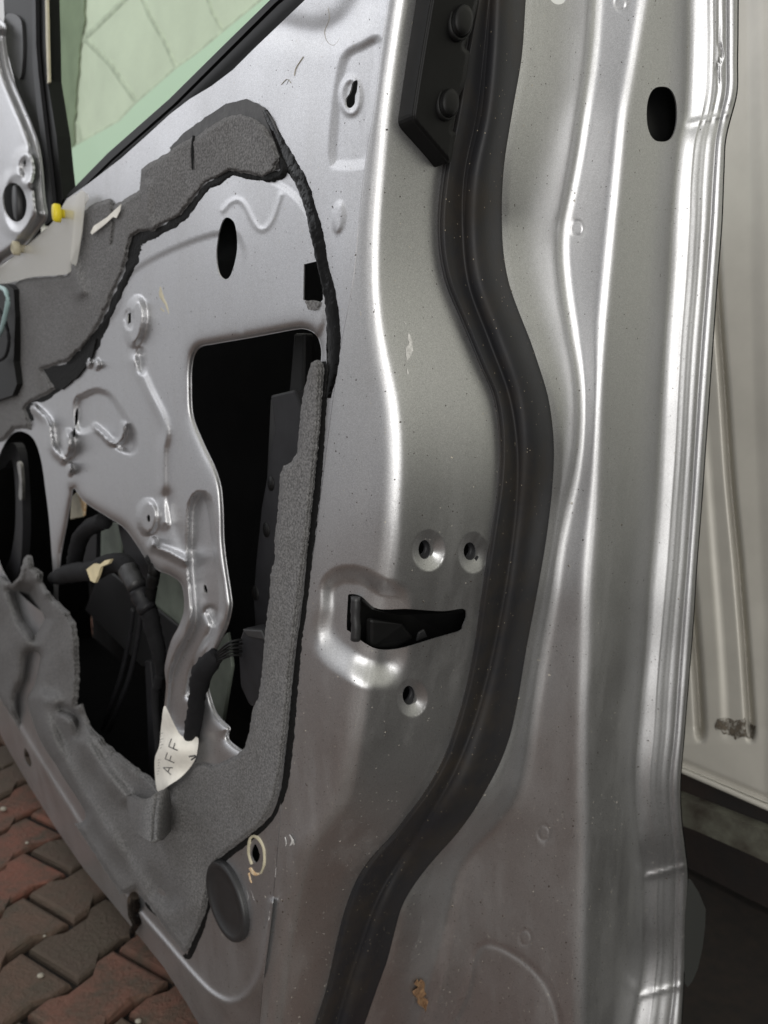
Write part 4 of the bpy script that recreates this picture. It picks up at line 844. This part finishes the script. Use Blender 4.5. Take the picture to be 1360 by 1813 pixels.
# ------------------------------------------------------------------ ground: interlocking pavers
gb = mkmesh('ground', [(-2.6, -1.6, GZ - .012), (2.3, -1.6, GZ - .012), (2.3, 3.4, GZ - .012), (-2.6, 3.4, GZ - .012)], [[0, 1, 2, 3]], mat('joint_sand', (.012, .007, .004), .95, noise_amt=.6, noise_scale=60), None, False)
tag(gb, kind='structure')
def paver_ex(nt, b, tcn, nz):
    L = nt.links.new; at = nt.nodes.new('ShaderNodeAttribute'); at.attribute_name = 'tone'
    rp = nt.nodes.new('ShaderNodeValToRGB'); el = rp.color_ramp.elements
    el[0].color = (.085, .062, .045, 1); el[1].color = (.22, .080, .052, 1); k = el.new(.45); k.color = (.14, .082, .056, 1); k = el.new(.75); k.color = (.19, .08, .054, 1)
    L(at.outputs['Fac'], rp.inputs[0]); t = nz(28, 8, .7); m_ = nt.nodes.new('ShaderNodeMix'); m_.data_type = 'RGBA'
    mr_ = nt.nodes.new('ShaderNodeMapRange'); mr_.inputs[1].default_value = .4; mr_.inputs[2].default_value = .65; L(t.outputs[0], mr_.inputs[0]); L(mr_.outputs[0], m_.inputs[0])
    L(rp.outputs[0], m_.inputs[6]); m_.inputs[7].default_value = (.085, .066, .046, 1)
    L(m_.outputs[2], b.inputs['Base Color']); n2 = nz(160, 6, .7)
    bp = nt.nodes.new('ShaderNodeBump'); bp.inputs['Distance'].default_value = .005; L(n2.outputs[0], bp.inputs['Height']); L(bp.outputs[0], b.inputs['Normal'])
pm = mat('red_paver', (.2, .1, .08), .75, extra=paver_ex)
def pavers():
    a, w1, w2 = .064, .054, .041; V = []; Fc = []; tone = []
    base = [(-a, -w1), (-.625 * a, -w1), (-.375 * a, -w2), (.375 * a, -w2), (.625 * a, -w1), (a, -w1), (a, w1), (.625 * a, w1), (.375 * a, w2), (-.375 * a, w2), (-.625 * a, w1), (-a, w1)]
    rot = math.radians(58); c, s = math.cos(rot), math.sin(rot)
    for iy in range(-22, 23):
        for ix in range(-14, 15):
            cx_ = ix * 2 * a + (a if iy % 2 else 0); cy_ = iy * (w1 + w2)
            X0, Y0 = cx_ * c - cy_ * s - .75, cx_ * s + cy_ * c + 1.2
            if not (-2.6 < X0 < .15 and -.4 < Y0 < 3.2): continue
            t = random.random(); dz = random.uniform(-.003, .003); tx, ty = random.uniform(-.02, .02), random.uniform(-.02, .02); n0 = len(V); m_ = len(base)
            for kk, (sh, z) in enumerate(((.0045, -.03), (.0045, -.006), (.0065, -.0015), (.010, 0))):
                for (px, py) in base:
                    L_ = math.hypot(px, py); qx = px - math.copysign(sh, px); qy = py - math.copysign(sh, py)
                    j = .003 * noise.noise(Vector((px * 80 + ix, py * 80 + iy, kk)))
                    qx += j; qy += j
                    V.append((X0 + qx * c - qy * s, Y0 + qx * s + qy * c, GZ + z + dz + tx * qx + ty * qy))
            for kk in range(3):
                for i in range(m_): Fc.append([n0 + kk * m_ + i, n0 + kk * m_ + (i + 1) % m_, n0 + (kk + 1) * m_ + (i + 1) % m_, n0 + (kk + 1) * m_ + i]); tone.append(t)
            Fc.append([n0 + 3 * m_ + i for i in range(m_)]); tone.append(t)
    o = mkmesh('paving', V, Fc, pm, None, False); tag(o, kind='structure')
    at = o.data.attributes.new('tone', 'FLOAT', 'FACE'); at.data.foreach_set('value', tone)
pavers()
def pebble(x, y, r, lab_):
    c = WG(x, y, GZ + r * .5); V = []; Fc = []; n = 8
    for i in range(1, 6):
        for k in range(n):
            th = math.pi * i / 6; ph = 2 * math.pi * k / n; q = r * (1 + .25 * noise.noise(Vector((i + x, k, 1))))
            V.append(c + q * np.array([math.sin(th) * math.cos(ph), math.sin(th) * math.sin(ph) * .8, math.cos(th) * .6]))
    for i in range(4):
        for k in range(n): Fc.append([i * n + k, (i + 1) * n + k, (i + 1) * n + (k + 1) % n, i * n + (k + 1) % n])
    Fc.append(list(range(n))); Fc.append([4 * n + k for k in range(n)][::-1])
    o = mkmesh('pebble', V, Fc, M['pebble']); tag(o, lab_, 'pebble', 'pale pebbles on the paving')
pebble(48, 1492, .003, 'pale pebble beside the notched joint in the middle of the paving')
pebble(79, 1657, .0022, 'pale pebble lying mid paving below the sealant drip, tiny and round')
pebble(72, 1727, .0045, 'largest pale pebble, near the bottom left of the paving')
pebble(245, 1808, .004, 'pale pebble at the bottom edge close under the door corner')
pebble(6, 1432, .006, 'pale pebble at the left edge of the paving, half cut by the frame')

# ------------------------------------------------------------------ the pale door panel behind on the right
pale = mat('pale_paint', (.56, .535, .475), .42, .15, noise_amt=.10, noise_scale=18, coat=.2, bump=.00003, bump_scale=600)
grimy = mat('grimy_paint', (.11, .11, .085), .7, col2=(.035, .028, .02), noise_scale=30, bump=.0005, bump_scale=200)
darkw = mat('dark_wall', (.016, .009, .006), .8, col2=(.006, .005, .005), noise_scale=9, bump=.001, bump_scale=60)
BS = .50
back = empty('door_panel', W(1330, 1560, BS)); back.location.z = GZ
tag(back, 'pale beige door panel with vertical grooves standing behind the silver door on the right', 'door panel')
gv1 = smooth([(1262, -80), (1262, 300), (1268, 450), (1274, 560), (1284, 700), (1294, 850), (1308, 1000), (1320, 1150), (1330, 1300)], 12, False)
gv2 = smooth([(1200, 700), (1215, 900), (1226, 1060), (1236, 1200), (1241, 1290)], 12, False)
gv3 = smooth([(1335, -80), (1340, 300), (1345, 600), (1352, 800), (1366, 1100)], 12, False)
gv4 = smooth([(1245, 700), (1262, 950), (1272, 1080), (1280, 1200), (1284, 1290)], 12, False)
def back_t(q):
    x, y = q[:, 0], q[:, 1]; g1 = np.interp(y, gv1[:, 1], gv1[:, 0]); g2 = np.interp(y, gv2[:, 1], gv2[:, 0]); g3 = np.interp(y, gv3[:, 1], gv3[:, 0]); g4 = np.interp(y, gv4[:, 1], gv4[:, 0])
    fade = 1 - sst(1285, 1320, y); fd = sst(250, 600, y)
    d = .018 * np.exp(-((x - g1) / 6) ** 2) * fade * fd + .003 * sst(-1, -50, x - g1) * fade * fd
    d += .016 * (1 - sst(-6, 6, x - g2)) * fade * sst(900, 1050, y) * .3 + .020 * np.exp(-((x - g2) / 6.5) ** 2) * fade * sst(950, 1100, y)
    d += -.004 * sst(-16, 16, x - g3) + .004 * sst(-10, 10, x - g4) * fade * sst(600, 850, y)
    d += .005 * np.exp(-(dist(q, [(1190, 1343), (1420, 1440)]) / 5) ** 2)
    return tS(x, y, BS + d)
sheet('panel_sheet', [(1130, -90), (1430, -90), (1430, 1452), (1130, 1325)], [], back_t, 3.5, pale, back, .002, sv)
tube('bottom_rim', path3([(1130, 1330), (1430, 1460)], BS + .002, 20), .0035, pale, back, 8)
def gd_ex(nt, b, tcn, nz):
    t = nz(170, 5, .7); r_ = nt.nodes.new('ShaderNodeMapRange'); r_.inputs[1].default_value = .36; r_.inputs[2].default_value = .56; nt.links.new(t.outputs[0], r_.inputs[0]); nt.links.new(r_.outputs[0], b.inputs['Alpha'])
gd = mat('caked_dirt', (.14, .115, .085), .95, bump=.002, bump_scale=150, noise_amt=.5, noise_scale=100, extra=gd_ex)
bead('caked_dirt', [(1268, 1280), (1300, 1290), (1336, 1298)], [9, 16, 17, 13], .002, back_t, gd, back, .5, 41)
slab('gap_shade_board', W([1120, 1450, 1450, 1120], [1330, 1470, 1530, 1380], BS + .03), sv * .01, darkw, back, 0)  # dark board added to stand for the shade in the gap under the panel
ledge = plate('ledge', [(1120, 1378), (1450, 1508), (1450, 1572), (1330, 1514), (1230, 1470), (1120, 1432)], BS + .015, grimy, None, .05, 10, False)
tag(ledge, 'grimy grey green ledge under the pale door panel on the right', 'ledge')
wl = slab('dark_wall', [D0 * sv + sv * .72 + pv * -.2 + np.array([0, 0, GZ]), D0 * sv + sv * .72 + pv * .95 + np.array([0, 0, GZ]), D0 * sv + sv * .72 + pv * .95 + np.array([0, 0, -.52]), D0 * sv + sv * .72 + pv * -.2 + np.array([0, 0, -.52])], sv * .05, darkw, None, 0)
tag(wl, 'dark brown wall low behind the door at the bottom right', 'wall')

# ------------------------------------------------------------------ pale tiled wall seen through the window
wall_m = mat('whitewash', (.86, .85, .74), .8, noise_amt=.12, noise_scale=6, bump=.001, bump_scale=60)
grt = mat('grout', (.77, .77, .66), .9, noise_amt=.3, noise_scale=40)
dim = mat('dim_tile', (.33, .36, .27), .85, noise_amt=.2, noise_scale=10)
wS = .60
o0 = D0 * sv + sv * wS
wallT = empty('tiled_wall', o0 + pv * 1.2 + np.array([0, 0, GZ]))
tag(wallT, 'pale wall with diagonal joint lines seen through the green window glass', 'wall')
slab('wall_face', [o0 + pv * 1.0 + np.array([0, 0, GZ]), o0 + pv * 3 + np.array([0, 0, GZ]), o0 + pv * 3 + np.array([0, 0, 1.6]), o0 + pv * 1.0 + np.array([0, 0, 1.6])], sv * .05, wall_m, wallT, 0)
wt = lambda q: tS(q[:, 0], q[:, 1], wS + 0 * q[:, 0])
for pth, wd in [([(97, 125), (150, 68), (212, 8), (260, -40)], 5), ([(150, 68), (195, 112), (240, 178), (252, 190)], 5), ([(128, 262), (212, 215), (240, 185), (312, 122), (350, 95), (410, 45), (465, 0), (520, -45)], 5), ([(245, -20), (265, 28), (290, 70), (314, 124)], 4), ([(136, 215), (142, 240), (150, 262), (185, 300)], 4), ([(250, 190), (262, 215), (280, 240)], 3), ([(360, -30), (375, 20), (395, 55)], 3)]:
    bead('grout_line', pth, [wd, wd * 1.1, wd], .003, wt, grt, wallT, .1, 50 + wd, straight=True)
sheet('mint_strip', [(110, 340), (128, 262), (212, 215), (240, 185), (312, 122), (350, 95), (410, 45), (465, 0), (520, -45), (620, -45), (540, 40), (300, 250), (130, 380)], [], lambda q: tS(q[:, 0], q[:, 1], wS - .007 + 0 * q[:, 0]), 12, mat('mint', (.74, .85, .72), .7), wallT, .004, sv)
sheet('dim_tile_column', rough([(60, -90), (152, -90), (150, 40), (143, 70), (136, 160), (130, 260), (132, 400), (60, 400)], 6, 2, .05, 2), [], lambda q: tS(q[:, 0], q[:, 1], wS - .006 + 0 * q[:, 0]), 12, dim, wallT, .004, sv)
